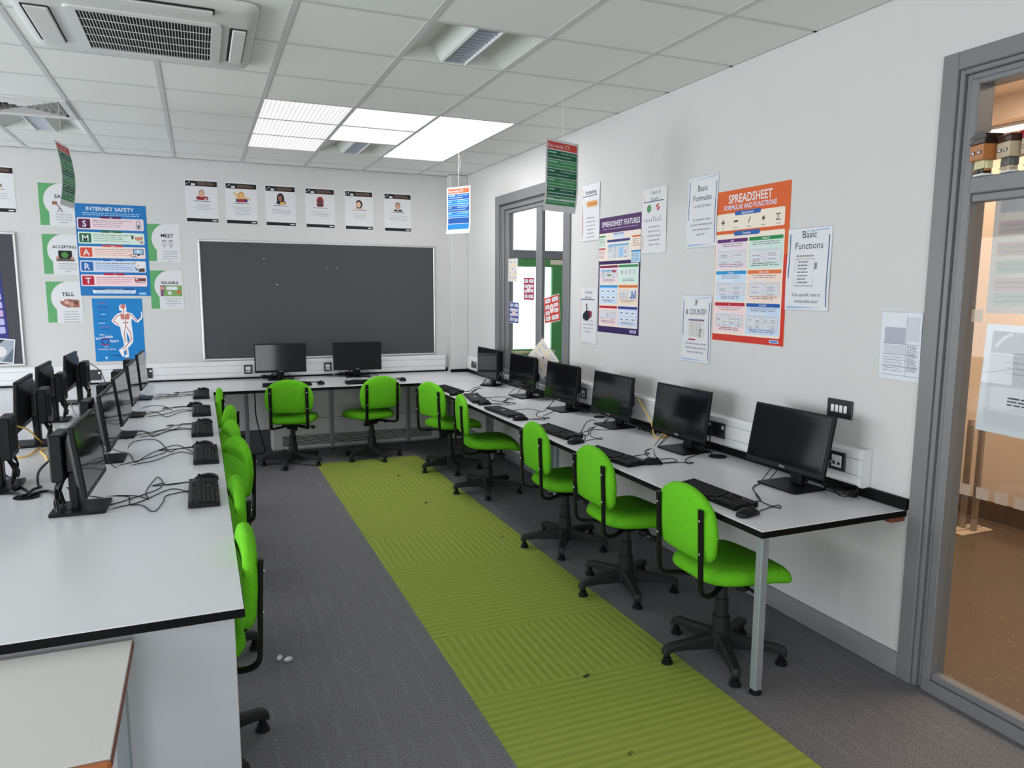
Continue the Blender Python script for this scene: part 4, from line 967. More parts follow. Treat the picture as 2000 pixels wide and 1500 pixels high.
def chip(p, u0, v0, u1, v1, head, body, title=None, r=0.012, hh=0.16):
    """a small information panel: pale body with a coloured header strip"""
    p.k = 2; p.rr(u0, v0, u1, v1, body, r); p.k = 3; p.rr(u0, v0, u1, v0+(v1-v0)*hh, head, r*0.8)
    if title: p.k = 4; p.text(title, (u0+u1)/2, v0+(v1-v0)*hh*0.80, (v1-v0)*hh*0.5*p.h, WHITE, bold=True, maxw=(u1-u0)*0.8)

# blue poster and photo on the left pinboard
t = sheet('information_poster', 'tall violet-blue poster of pale rounded boxes on the left pinboard', 'poster', (-4.67, YB-0.0135, 1.60), 0, 0.56, 0.80, K(48, 50, 120), tilt=-0.04)
p = Print(0.56, 0.80)
for i in range(9):
    for j in range(3): p.rr(0.05+j*0.315, 0.11+i*0.095, 0.05+j*0.315+0.285, 0.185+i*0.095, K(176, 172, 212) if (i*3+j) % 4 else K(190, 160, 196), 0.012)
p.done('printed_boxes', t)
t = sheet('photo_print', 'white-bordered photograph pinned at a slant to the left pinboard', 'photo', (-4.44, YB-0.0165, 1.098), 0, 0.20, 0.225, WHITE, tilt=0.12)
p = Print(0.20, 0.225); p.rect(0.05, 0.05, 0.95, 0.95, K(150, 160, 172)); p.up().poly([(0.05, 0.05), (0.6, 0.05), (0.4, 0.22), (0.05, 0.20)], K(30, 34, 44)); p.poly([(0.55, 0.95), (0.95, 0.35), (0.95, 0.95)], K(92, 104, 120)); p.up().disc(0.45, 0.55, 0.05, K(214, 208, 208)); p.done('picture', t)

# ------------------------------------------------------------------ row of DIGITAL TOOLS sheets with little portraits
SK = dict(a=K(206, 160, 138), b=K(216, 176, 112), c=K(150, 92, 74), d=K(92, 58, 54), e=K(222, 182, 158), f=K(196, 150, 124))
def portrait(p, i):
    u, v = 0.5, 0.30; p.k = 3
    if i == 0: p.rr(0.33, 0.39, 0.70, 0.47, K(140, 22, 32), 0.02); p.up().disc(0.5, 0.32, 0.026, K(120, 110, 104), ry=0.036); p.up().disc(0.5, 0.33, 0.023, SK['a'], ry=0.034); p.rr(0.57, 0.43, 0.66, 0.455, WHITE, 0.004)
    elif i == 1: p.rect(0.33, 0.39, 0.69, 0.47, K(40, 56, 120)); p.up().rect(0.38, 0.40, 0.62, 0.47, K(150, 40, 46)); p.line([(0.27, 0.26), (0.36, 0.30), (0.38, 0.38), (0.66, 0.37), (0.74, 0.40)], 0.018, SK['b']); p.up().disc(0.5, 0.31, 0.030, K(196, 150, 84), ry=0.036); p.up().disc(0.5, 0.325, 0.021, SK['b'], ry=0.026)
    elif i == 2: p.rr(0.36, 0.38, 0.68, 0.47, K(36, 70, 120), 0.02); p.up().disc(0.5, 0.33, 0.036, K(26, 22, 26), ry=0.055); p.rr(0.48, 0.40, 0.66, 0.47, K(206, 160, 70), 0.012); p.up().disc(0.49, 0.32, 0.020, SK['c'], ry=0.030)
    elif i == 3: p.rr(0.38, 0.38, 0.62, 0.47, K(60, 30, 34), 0.02); p.up().disc(0.5, 0.33, 0.036, K(160, 44, 42), ry=0.046); p.up().disc(0.5, 0.35, 0.023, SK['d'], ry=0.036)
    elif i == 4: p.rr(0.36, 0.43, 0.64, 0.475, SK['e'], 0.012); p.up().disc(0.5, 0.35, 0.036, K(40, 26, 26), ry=0.044); p.up().disc(0.49, 0.36, 0.022, SK['e'], ry=0.030); p.rr(0.38, 0.32, 0.43, 0.40, SK['e'], 0.006)
    else: p.rr(0.36, 0.425, 0.66, 0.475, K(24, 24, 28), 0.014); p.up().disc(0.5, 0.33, 0.028, K(74, 50, 44), ry=0.036); p.up().disc(0.5, 0.345, 0.024, SK['f'], ry=0.034); p.poly([(0.46, 0.425), (0.54, 0.425), (0.5, 0.47)], WHITE)
    return p
def digital(i, x, z, label, w=0.297, h=0.41):
    t = sheet('information_sheet', label, 'poster', (x, YW, z), 0, w, h, M_paper, 'digital tools sheets in a row'); t.rotation_euler = (0, 0.002, 0)
    p = Print(w, h); p.rect(0.02, 0.035, 0.98, 0.155, BLACK); p.up().rr(0.19, 0.095, 0.31, 0.14, WHITE, 0.004); p.disc(0.13, 0.075, 0.006, WHITE); p.disc(0.06, 0.11, 0.005, WHITE)
    p.text('DIGITAL TOOLS', 0.64, 0.118, 0.014, K(176, 120, 84), bold=True, maxw=0.55); p.lines(0.36, 0.062, 0.92, 0.02, 1, 0.004, K(120, 112, 110)); p.lines(0.36, 0.132, 0.80, 0.02, 1, 0.003, K(96, 90, 88)); p.done('header', t)
    p = Print(w, h); portrait(p, i).done('portrait', t)
    p = Print(w, h); p.rect(0.25, 0.495, 0.75, 0.508, K(90, 90, 96)); p.lines(0.18, 0.585, 0.86, 0.036, 4 if i != 1 else 6, 0.0038, K(150, 150, 156), 'c', 0.45); p.done('small_print', t)
    p = Print(w, h); p.rect(0.02, 0.905, 0.98, 0.985, BLACK); p.up().rect(0.80, 0.935, 0.94, 0.960, WHITE); p.done('footer', t)
    return t
for i, (x, lb) in enumerate([(-2.692, 'leftmost complete sheet of the black-headed row, portrait in a red top'), (-2.328, 'black-headed sheet with a blond arm-raising portrait in red and blue'), (-1.955, 'black-headed sheet with a long dark-haired portrait in blue and yellow'), (-1.562, 'black-headed sheet with a red head covering portrait'), (-1.160, 'black-headed sheet with a dark bobbed hair portrait, second from the right'), (-0.743, 'rightmost black-headed sheet, portrait in a dark suit')]):
    digital(i, x, 2.520-0.0085*abs(i-2.5)*0 - 0.004*i, lb)
digital(2, -4.385, 2.540, 'black-headed sheet cut off by the left edge of the view')

# ------------------------------------------------------------------ SMART sheets and posters on the left of the back wall
def smart(word, body, x, z, label, pic, w=0.29, h=0.385):
    t = sheet('safety_sheet', label, 'poster', (x, YW, z), 0, w, h, M_paper, 'green-cornered internet safety sheets')
    GRN = K(92, 160, 104)
    p = Print(w, h); p.rect(0.0, 0.0, 0.77, 0.985, GRN)
    p.up().disc(0.66, 0.40, 0.155, M_paper, n=32); p.rect(0.40, 0.105, 1.0, 0.99, M_paper) if False else None
    p.poly([(0.26, 0.55), (0.26, 0.985), (0.80, 0.985), (0.80, 0.12), (0.60, 0.12)], M_paper); p.done('green_corner', t)
    p = Print(w, h); p.k = 4; p.text(word, 0.60, 0.345, 0.033 if len(word) < 7 else 0.026, BLACK, bold=True, maxw=0.66); p.done('heading', t)
    p = Print(w, h); p.k = 4; pic(p); p.done('picture', t)
    p = Print(w, h); p.k = 4
    for k, ln in enumerate(body): p.text(ln, 0.66, 0.735+k*0.062, 0.0105, K(60, 60, 64), maxw=0.66)
    p.done('body_text', t)
def pic_hand(p): p.rr(0.36, 0.42, 0.50, 0.50, K(150, 104, 70), 0.004); p.up().line([(0.45, 0.47), (0.55, 0.55), (0.62, 0.66)], 0.010, K(120, 112, 110)); p.line([(0.55, 0.55), (0.50, 0.67)], 0.006, K(130, 122, 120))
def pic_laptop(p): p.rr(0.42, 0.40, 0.80, 0.62, BLACK, 0.006); p.up().disc(0.60, 0.51, 0.028, K(70, 130, 60)); p.rr(0.36, 0.60, 0.86, 0.665, K(90, 84, 84), 0.004); p.up().disc(0.40, 0.58, 0.014, K(190, 130, 110)); p.disc(0.80, 0.59, 0.014, K(190, 130, 110))
def pic_hands(p): p.poly([(0.38, 0.44), (0.62, 0.42), (0.90, 0.44), (0.90, 0.62), (0.55, 0.62), (0.38, 0.54)], K(150, 100, 84)); p.up().disc(0.55, 0.50, 0.020, K(204, 160, 144)); p.disc(0.68, 0.55, 0.022, K(190, 140, 122)); p.disc(0.80, 0.51, 0.018, K(110, 66, 56)); p.rect(0.40, 0.42, 0.48, 0.47, K(226, 214, 210))
def pic_meet(p):
    for u in (0.50, 0.70):
        p.line([(u-0.06, 0.44), (u+0.06, 0.43)], 0.008, K(110, 110, 116)); p.disc(u, 0.52, 0.020, K(150, 148, 150)); p.up().disc(u, 0.52, 0.014, K(214, 212, 212)); p.line([(u, 0.55), (u, 0.62)], 0.007, K(130, 128, 130))
def pic_chat(p): p.rect(0.30, 0.38, 0.96, 0.66, K(120, 160, 96)); p.up().poly([(0.30, 0.38), (0.44, 0.38), (0.38, 0.66), (0.30, 0.66)], K(120, 84, 120)); p.disc(0.36, 0.45, 0.018, K(196, 140, 110)); p.disc(0.86, 0.55, 0.020, K(190, 110, 70)); p.rr(0.48, 0.41, 0.82, 0.50, WHITE, 0.010); p.disc(0.58, 0.58, 0.018, K(206, 210, 206))
smart('SAFE', ['Do not give out your', 'information as you do', 'not know their true', 'intentions!'], -3.916, 2.425, 'SAFE sheet with green corner, partly hidden by the hanging green sign', pic_hand)
smart('ACCEPTING', ['Accepting any messages', 'could be harmful as you', 'do not know what they', 'contain.'], -3.916, 1.975, 'ACCEPTING sheet with green corner and a picture of a laptop', pic_laptop, 0.29, 0.37)
smart('TELL', ['Tell your parents/', 'carers if someone or', 'something makes you', 'feel uncomfortable', 'online. They can help!'], -3.915, 1.535, 'TELL sheet with green corner and a picture of clasped hands', pic_hands)
smart('MEET', ['Do not meet anybody', 'you have met online', 'unless your parents/', 'carers are aware and', 'present'], -3.048, 2.105, 'MEET sheet with green corner, right of the blue safety poster', pic_meet, 0.29, 0.36)
smart('RELIABLE', ['Make sure you check', 'information you', 'receive online as it may', 'not be true'], -3.047, 1.655, 'RELIABLE sheet with green corner and a cartoon strip', pic_chat, 0.29, 0.375)

t = sheet('safety_poster', 'large blue INTERNET SAFETY poster with five coloured letter tiles', 'poster', (-3.486, YW-0.0012, 2.023), 0, 0.590, 0.850, K(24, 112, 178))
p = Print(0.590, 0.850); p.text('INTERNET SAFETY', 0.49, 0.072, 0.034, WHITE, bold=True, maxw=0.77)
p.lines(0.08, 0.095, 0.92, 0.02, 2, 0.006, K(160, 196, 226), 'c', 0.12); p.done('heading', t)
for k, (L_, word, hd, bd) in enumerate([('S', 'Safe', (86, 24, 72), (228, 206, 212)), ('M', 'Meet', (36, 100, 62), (206, 224, 212)), ('A', 'Accept', (206, 74, 58), (232, 212, 206)), ('R', 'Reliable', (30, 96, 166), (196, 208, 228)), ('T', 'Tell', (176, 32, 56), (236, 206, 210))]):
    v = 0.150+k*0.1545; p = Print(0.590, 0.850); p.rr(0.018, v, 0.955, v+0.127, K(*bd), 0.012)
    p.up().rr(0.34, v-0.018, 0.64, v+0.004, K(*hd), 0.009); p.rr(0.035, v+0.015, 0.20, v+0.114, K(*hd), 0.008)
    p.up().text(L_, 0.1175, v+0.098, 0.055, WHITE, bold=True); p.text(word, 0.49, v-0.001, 0.009, WHITE, bold=True)
    p.lines(0.235, v+0.026, 0.80, 0.022, 1, 0.005, K(110, 96, 104), 'l', 0.05); p.lines(0.235, v+0.048, 0.76, 0.021, 3, 0.0042, K(*[min(255, int(q*0.55+90)) for q in hd]), 'l', 0.3)
    if L_ == 'S': p.rr(0.84, v+0.055, 0.92, v+0.112, K(172, 172, 176), 0.006); p.line([(0.855, v+0.06), (0.855, v+0.03), (0.88, v+0.018), (0.905, v+0.03), (0.905, v+0.06)], 0.008, K(150, 150, 154)); p.up().disc(0.88, v+0.078, 0.008, BLACK); p.rect(0.873, v+0.078, 0.887, v+0.10, BLACK)
    if L_ == 'M': p.poly([(0.77, v+0.02), (0.80, v+0.035), (0.79, v+0.065), (0.77, v+0.07)], BLACK); p.poly([(0.81, v+0.045), (0.93, v+0.038), (0.93, v+0.065), (0.86, v+0.085), (0.82, v+0.07)], K(196, 134, 108)); p.up().disc(0.91, v+0.10, 0.014, K(170, 40, 44)); p.up().line([(0.897, v+0.092), (0.923, v+0.108)], 0.004, WHITE); p.line([(0.923, v+0.092), (0.897, v+0.108)], 0.004, WHITE)
    if L_ == 'A': p.rr(0.78, v+0.018, 0.93, v+0.082, K(30, 62, 100), 0.003); p.up().rect(0.79, v+0.024, 0.92, v+0.074, K(150, 190, 214)); p.disc(0.85, v+0.047, 0.012, WHITE); p.rect(0.84, v+0.082, 0.87, v+0.095, BLACK); p.disc(0.745, v+0.085, 0.010, K(206, 150, 130)); p.line([(0.75, v+0.10), (0.78, v+0.115), (0.80, v+0.095), (0.83, v+0.115)], 0.006, K(80, 90, 120))
    if L_ == 'R': p.rect(0.80, v+0.002, 0.94, v+0.075, K(224, 224, 226)); p.up().rect(0.86, v+0.08, 0.93, v+0.118, K(84, 60, 44)); p.disc(0.84, v+0.05, 0.010, K(206, 170, 150)); p.line([(0.80, v+0.07), (0.815, v+0.095), (0.86, v+0.095), (0.85, v+0.118)], 0.008, K(30, 30, 34)); p.disc(0.80, v+0.018, 0.010, K(190, 170, 150))
    if L_ == 'T': p.rr(0.78, v+0.035, 0.94, v+0.068, K(92, 66, 70), 0.003); p.rr(0.78, v+0.035, 0.835, v+0.075, K(176, 40, 50), 0.003); p.up().disc(0.808, v+0.05, 0.008, WHITE); p.rect(0.79, v+0.080, 0.94, v+0.086, K(120, 110, 116))
    p.done('letter_panel', t)
p = Print(0.590, 0.850); p.rr(0.17, 0.925, 0.78, 0.975, K(206, 222, 238), 0.010); p.up().rect(0.18, 0.920, 0.77, 0.937, K(20, 64, 130)); p.up().text('Be careful what you share online!', 0.475, 0.934, 0.008, WHITE, bold=True, maxw=0.4); p.lines(0.21, 0.945, 0.75, 0.015, 2, 0.004, K(110, 140, 170), 'c', 0.1); p.rr(0.83, 0.965, 0.935, 0.985, K(150, 206, 240), 0.004); p.done('footer', t)

t = sheet('heart_poster', 'blue poster of a white human figure with red arteries, below the safety poster', 'poster', (-3.483, YW, 1.272), 0, 0.424, 0.600, K(20, 122, 190))
p = Print(0.424, 0.600)
body = [(0.605, 0.10), (0.66, 0.095), (0.675, 0.16), (0.66, 0.20), (0.70, 0.22), (0.78, 0.24), (0.88, 0.345), (0.96, 0.30), (0.965, 0.21), (0.985, 0.21), (0.995, 0.285), (0.975, 0.325), (0.89, 0.385), (0.845, 0.375), (0.765, 0.32), (0.755, 0.40), (0.765, 0.50), (0.775, 0.60), (0.765, 0.70), (0.70, 0.76), (0.655, 0.79), (0.665, 0.90), (0.66, 0.945), (0.58, 0.945), (0.575, 0.92), (0.615, 0.89), (0.61, 0.82), (0.565, 0.845), (0.565, 0.905), (0.575, 0.93), (0.525, 0.925), (0.485, 0.86), (0.465, 0.815), (0.50, 0.805), (0.58, 0.755), (0.57, 0.68), (0.535, 0.56), (0.525, 0.455), (0.42, 0.415), (0.355, 0.355), (0.43, 0.275), (0.50, 0.235), (0.575, 0.22), (0.575, 0.195), (0.53, 0.19), (0.525, 0.12), (0.56, 0.095)]
WF = K(232, 230, 230); RD = K(176, 70, 66); PK = K(196, 118, 108)
p.poly(body, WF); p.up().poly([(0.645, 0.525), (0.69, 0.62), (0.70, 0.67), (0.655, 0.715), (0.645, 0.62)], K(20, 122, 190))
p.disc(0.605, 0.128, 0.022, PK); p.rr(0.545, 0.245, 0.625, 0.335, PK, 0.014); p.rr(0.635, 0.245, 0.725, 0.335, PK, 0.014); p.disc(0.60, 0.385, 0.008, K(150, 110, 108)); p.disc(0.675, 0.385, 0.008, K(150, 110, 108))
p.up().line([(0.61, 0.15), (0.615, 0.24)], 0.006, RD); p.line([(0.635, 0.30), (0.64, 0.44), (0.60, 0.54), (0.605, 0.70)], 0.006, RD); p.line([(0.64, 0.44), (0.725, 0.55), (0.735, 0.66), (0.62, 0.76), (0.545, 0.81)], 0.006, RD)
p.line([(0.57, 0.245), (0.47, 0.28), (0.395, 0.355), (0.50, 0.425)], 0.006, RD); p.line([(0.68, 0.24), (0.77, 0.265), (0.855, 0.355), (0.94, 0.31)], 0.006, RD); p.line([(0.62, 0.80), (0.63, 0.90)], 0.005, RD); p.done('human_figure', t)
p = Print(0.424, 0.600); p.k = 3; p.text('Your', 0.155, 0.585, 0.017, WHITE, bold=True, rot=0.2); p.text('Incredible', 0.20, 0.635, 0.026, WHITE, bold=True, rot=0.14, maxw=0.34); p.text('Heart', 0.375, 0.695, 0.026, WHITE, bold=True)
p.text('and', 0.215, 0.775, 0.013, WHITE, bold=True); p.text('Circulatory System', 0.235, 0.815, 0.015, WHITE, bold=True, maxw=0.36); p.done('title', t)
p = Print(0.424, 0.600); p.k = 3; NV = K(48, 60, 130); hp = [(0.20, 0.735), (0.135, 0.685), (0.14, 0.645), (0.185, 0.635), (0.205, 0.655), (0.225, 0.635), (0.27, 0.64), (0.28, 0.68), (0.235, 0.725)]; p.line(hp, 0.012, NV); p.up().line([(0.12, 0.735), (0.16, 0.72), (0.20, 0.74), (0.25, 0.725), (0.29, 0.735)], 0.008, K(150, 50, 90)); p.done('heart_emblem', t)
p = Print(0.424, 0.600); p.k = 3
for v, c_, a, b_ in ((0.065, (150, 60, 90), 0.12, 0.26), (0.12, (20, 84, 140), 0.10, 0.32), (0.15, (60, 74, 140), 0.10, 0.32), (0.205, (20, 88, 146), 0.10, 0.30), (0.245, (150, 200, 232), 0.16, 0.25), (0.28, (18, 88, 146), 0.10, 0.32), (0.35, (18, 88, 146), 0.10, 0.28), (0.385, (180, 216, 240), 0.10, 0.23), (0.45, (120, 90, 140), 0.12, 0.32), (0.48, (18, 88, 146), 0.12, 0.30)): p.rect(a, v, b_, v+0.010, K(*c_))
p.rr(0.19, 0.925, 0.235, 0.965, K(180, 216, 240), 0.006); p.poly([(0.27, 0.91), (0.50, 0.895), (0.50, 0.925)], K(14, 84, 136)); p.done('small_print', t)

# ------------------------------------------------------------------ right wall sheets (local x runs towards the camera)
def rsheet(name, label, y, z, w, h, bend=None, sleeve=None, m=None, tilt=0.0, group=None):
    t = sheet(name, label, 'poster', (XW-(0.0012 if sleeve else 0), y, z), -PI/2, w, h, m or M_paper, group, tilt=tilt, bend=bend)
    if sleeve:
        a, b_ = w/2+sleeve, h/2+sleeve*1.3; mb = MB()
        if bend:
            n = 10; mb.loft([[(s*a, bend(s*w/2, b_-2*b_*k/n)[1]+0.0006, b_-2*b_*k/n) for s in (-1, 1)] for k in range(n+1)], M_sleeve, cap=False)
        else: mb.box(-a, a, 0.0002, 0.0006, -b_, b_, M_sleeve)
        mb.build('plastic_sleeve', t, smooth=False)
    return t
def wave(amp, ph=0.0, f=2.2): return lambda x, z: (x, -amp*(0.5+0.5*math.sin(ph+f*PI*z/0.42)) , z)
RED, NAVY, ORN = K(168, 44, 50), K(48, 56, 110), K(214, 134, 60)
def ruled(word1, word2, body, y, z, w, h, label, pic, bend=None, v0=0.0):
    t = rsheet('topic_sheet', label, y, z, w, h, bend, 0.004, group='topic sheets with a red margin rule')
    p = Print(w, h, bend)
    p.line([(0.07, 0.08+v0), (0.07, 0.205+v0)], 0.006, ORN); p.line([(0.08, 0.205+v0), (0.86, 0.205+v0)], 0.006, NAVY); p.line([(0.07, 0.22+v0), (0.05, 0.93)], 0.006, RED); p.done('margin_rules', t)
    p = Print(w, h, bend); p.k = 2
    if word2: p.text(word1, 0.53, 0.095+v0, 0.022, K(60, 60, 66), maxw=0.6); p.text(word2, 0.50, 0.190+v0, 0.022, K(60, 60, 66), maxw=0.6)
    else: p.text(word1, 0.52, 0.17+v0, 0.028, K(40, 40, 44), bold=True, maxw=0.8)
    p.done('heading', t)
    p = Print(w, h, bend); p.k = 2; pic(p); p.done('picture', t)
    p = Print(w, h, bend); p.k = 2
    for k, ln in enumerate(body): p.text(ln, 0.52, 0.605+k*0.068, 0.012, K(70, 70, 76), maxw=0.80)
    p.done('body_text', t)
def pic_ribbon(p): p.rr(0.16, 0.28, 0.88, 0.42, K(206, 206, 214), 0.004); p.up().rect(0.32, 0.30, 0.88, 0.40, K(216, 150, 66)); p.up().rect(0.36, 0.34, 0.88, 0.365, K(170, 116, 84)); p.rect(0.19, 0.31, 0.28, 0.33, K(230, 196, 110))
def pic_charts(p): p.disc(0.30, 0.31, 0.026, K(70, 140, 90)); p.disc(0.66, 0.30, 0.026, K(206, 214, 220)); p.up().disc(0.66, 0.30, 0.022, K(190, 60, 60), 0, 2.2); p.disc(0.66, 0.30, 0.022, K(190, 60, 60), 3, 5.2); [p.line([(0.14+k*0.09, 0.50), (0.14+k*0.09, 0.50-0.02-0.05*random.random())], 0.006, K(150, 110, 130) if k > 3 else K(90, 120, 150)) for k in range(8)]; p.line([(0.12, 0.505), (0.85, 0.505)], 0.002, K(120, 120, 126))
def pic_blocks(p): p.poly([(0.20, 0.48), (0.40, 0.40), (0.62, 0.44), (0.62, 0.55), (0.42, 0.60), (0.20, 0.56)], K(28, 30, 44)); p.up().poly([(0.50, 0.40), (0.72, 0.42), (0.72, 0.52), (0.58, 0.54)], K(110, 30, 44)); p.up().disc(0.42, 0.30, 0.010, K(40, 44, 60)); p.line([(0.42, 0.32), (0.44, 0.40)], 0.014, K(40, 60, 80)); p.line([(0.38, 0.34), (0.50, 0.37)], 0.006, K(40, 60, 80))
ruled('Formatting', None, ['Basic formatting', 'allows the font style,', 'colour & size to be', 'changed but also', 'formatting can be', 'based on the data.'], 5.168, 2.268, 0.285, 0.42, 'Formatting sheet with a red margin line, left of the purple poster', pic_ribbon, wave(0.004))
ruled('Charts &', 'Graphs', ['In spreadsheets it is', 'easy to create charts', 'and graphs to interpret', 'data and help find', 'patterns or trends.'], 4.286, 2.140, 0.290, 0.42, 'Charts & Graphs sheet overlapping the top right of the purple poster', pic_charts, wave(0.004, 1.0))
ruled('Sorting &', 'Filtering', ['This data that are input', 'can be sorted or filtered', 'to make it easier for us', 'to understand.'], 5.182, 1.488, 0.280, 0.42, 'Sorting & Filtering sheet, lower left of the purple poster', pic_blocks, None)
def blue(words, body, y, z, w, h, label, pic, bend, hs):
    t = rsheet('topic_sheet', label, y, z, w, h, bend, 0.004, group='topic sheets with blue side rules')
    p = Print(w, h, bend); BL = K(44, 72, 130); LB = K(150, 176, 214)
    n = 8
    for u, a, b_ in ((0.055, 0.06, 0.60), (0.945, 0.10, 0.95)): p.line([(u, a+(b_-a)*k/n) for k in range(n+1)], 0.006, BL)
    p.poly([(0.10, 0.045), (0.93, 0.015), (0.93, 0.035)], LB); p.poly([(0.04, 0.955), (0.90, 0.965), (0.04, 0.985)], LB); p.done('border_rules', t)
    p = Print(w, h, bend); p.k = 2
    for k, wd in enumerate(words): p.text(wd, 0.5, hs+k*0.135, 0.034, K(30, 30, 34), maxw=0.70)
    p.done('heading', t)
    p = Print(w, h, bend); p.k = 2; pic(p)
    if p.mb.V: p.done('picture', t)
    p = Print(w, h, bend); p.k = 2
    for k, (ln, v, s_) in enumerate(body): p.text(ln, 0.5, v, s_, K(56, 56, 60), maxw=0.80)
    p.done('body_text', t)
def pic_menu(p):
    p.lines(0.22, 0.325, 0.75, 0.02, 1, 0.008, K(150, 120, 124)); p.up().rect(0.20, 0.37, 0.64, 0.375, K(90, 90, 96)); p.rect(0.20, 0.70, 0.64, 0.706, K(90, 90, 96)); p.line([(0.20, 0.37), (0.20, 0.70)], 0.0015, K(130, 130, 134)); p.line([(0.64, 0.37), (0.64, 0.70)], 0.0015, K(130, 130, 134)); p.lines(0.27, 0.40, 0.52, 0.042, 7, 0.006, K(120, 120, 126)); p.rect(0.66, 0.42, 0.71, 0.50, K(120, 120, 126))
def pic_table(p):
    p.rect(0.26, 0.35, 0.80, 0.62, K(206, 204, 200)); p.up().rect(0.26, 0.35, 0.80, 0.375, K(120, 96, 130))
    for k in range(9): p.rect(0.26, 0.40+k*0.024, 0.80, 0.4025+k*0.024, K(130, 130, 130))
    for u in (0.40, 0.55, 0.68): p.rect(u, 0.38, u+0.006, 0.62, K(130, 130, 130))
    p.up().disc(0.78, 0.44, 0.018, WHITE); p.up().text('?', 0.78, 0.46, 0.022, K(50, 50, 56)); p.line([(0.64, 0.62), (0.65, 0.52), (0.70, 0.50)], 0.006, K(50, 46, 70)); p.rect(0.26, 0.65, 0.50, 0.672, K(160, 60, 66))
blue(['Basic', 'Formulas'], [('+A1+B2-C3*D4/E5', 0.435, 0.015), ('Use symbols to create', 0.62, 0.013), ('formulas remembering that', 0.69, 0.013), ('every formula needs to', 0.76, 0.013), ('begin with =', 0.83, 0.013)], 3.770, 2.150, 0.288, 0.41, 'Basic Formulas sheet, upper left of the orange poster', lambda p: p, wave(0.004, 2.0), 0.205)
blue(['IF', '& COUNTIF'], [('Advanced functions can ask', 0.735, 0.013), ('whether specific criteria has', 0.80, 0.013), ('been met within cells.', 0.865, 0.013)], 3.788, 1.455, 0.288, 0.40, 'IF & COUNTIF sheet, lower left of the orange poster', pic_table, wave(0.005, 0.5), 0.145)
blue(['Basic', 'Functions'], [('Use specific text to', 0.83, 0.017), ('manipulate your', 0.91, 0.017)], 2.892, 1.795, 0.290, 0.40, 'Basic Functions sheet right of the orange poster', pic_menu, wave(0.004, 2.6), 0.115)

def grid(p, u0, v0, u1, v1, r, c_, m, hd=None, fill=WHITE):
    p.rect(u0, v0, u1, v1, fill); p.k += 1
    if hd: p.rect(u0, v0, u1, v0+(v1-v0)/r, hd); p.k += 1
    for i in range(r+1): v = v0+(v1-v0)*i/r; p.rect(u0, v-0.0008, u1, v+0.0008, m)
    for j in range(c_+1): u = u0+(u1-u0)*j/c_; p.rect(u-0.0012, v0, u+0.0012, v1, m)
    p.k += 1
    for i in range(1, r):
        for j in range(c_):
            if random.random() < 0.6: a = u0+(u1-u0)*(j+0.2)/c_; p.rect(a, v0+(v1-v0)*(i+0.4)/r, a+(u1-u0)/c_*0.5, v0+(v1-v0)*(i+0.65)/r, K(110, 110, 116))
t = rsheet('spreadsheet_poster', 'large orange SPREADSHEET FORMULAE AND FUNCTIONS poster', 3.333, 1.823, 0.592, 0.842, m=K(208, 92, 40))
p = Print(0.592, 0.842); p.k = 0.5; p.rect(0, 0.44, 1, 1, K(196, 52, 40)); p.k = 1; p.text('SPREADSHEET', 0.47, 0.085, 0.046, WHITE, bold=True, maxw=0.60); p.text('FORMULAE AND FUNCTIONS', 0.47, 0.128, 0.026, K(196, 210, 236), bold=True, maxw=0.72); p.done('heading', t)
CR = K(228, 216, 202)
p = Print(0.592, 0.842); p.rr(0.0, 0.150, 0.94, 0.262, CR, 0.010); p.rr(0.0, 0.285, 0.95, 0.955, CR, 0.010); p.done('panel_background', t)
p = Print(0.592, 0.842); p.k = 2; p.rr(0.27, 0.140, 0.63, 0.168, K(40, 92, 158), 0.010); p.up().text('Basic Symbols', 0.45, 0.161, 0.012, WHITE, bold=True)
for k, (sy, nm) in enumerate((('+', 'Add'), ('-', 'Subtract'), ('/', 'Divide'), ('*', 'Multiply'), ('\u03a3', 'AutoSum'))):
    u = 0.10+0.19*k
    if sy == '+': p.line([(u-0.025, 0.207), (u+0.025, 0.207)], 0.007, BLACK); p.line([(u, 0.19), (u, 0.224)], 0.007, BLACK)
    elif sy == '-': p.line([(u-0.025, 0.205), (u+0.025, 0.205)], 0.009, BLACK)
    elif sy == '/': p.line([(u-0.012, 0.224), (u+0.012, 0.188)], 0.005, BLACK)
    elif sy == '*': [p.line([(u-0.02*math.cos(a), 0.205-0.014*math.sin(a)), (u+0.02*math.cos(a), 0.205+0.014*math.sin(a))], 0.005, BLACK) for a in (0, PI/3, 2*PI/3)]
    else: p.line([(u+0.025, 0.193), (u+0.022, 0.188), (u-0.025, 0.188), (u+0.005, 0.206), (u-0.025, 0.226), (u+0.025, 0.226), (u+0.026, 0.219)], 0.004, BLACK)
    p.text(nm, u, 0.250, 0.007, K(60, 60, 64))
p.done('symbol_row', t)
p = Print(0.592, 0.842); p.k = 2; p.rr(0.27, 0.270, 0.63, 0.300, K(40, 92, 158), 0.010); p.up().text('Functions', 0.45, 0.292, 0.012, WHITE, bold=True); p.done('section_tag', t)
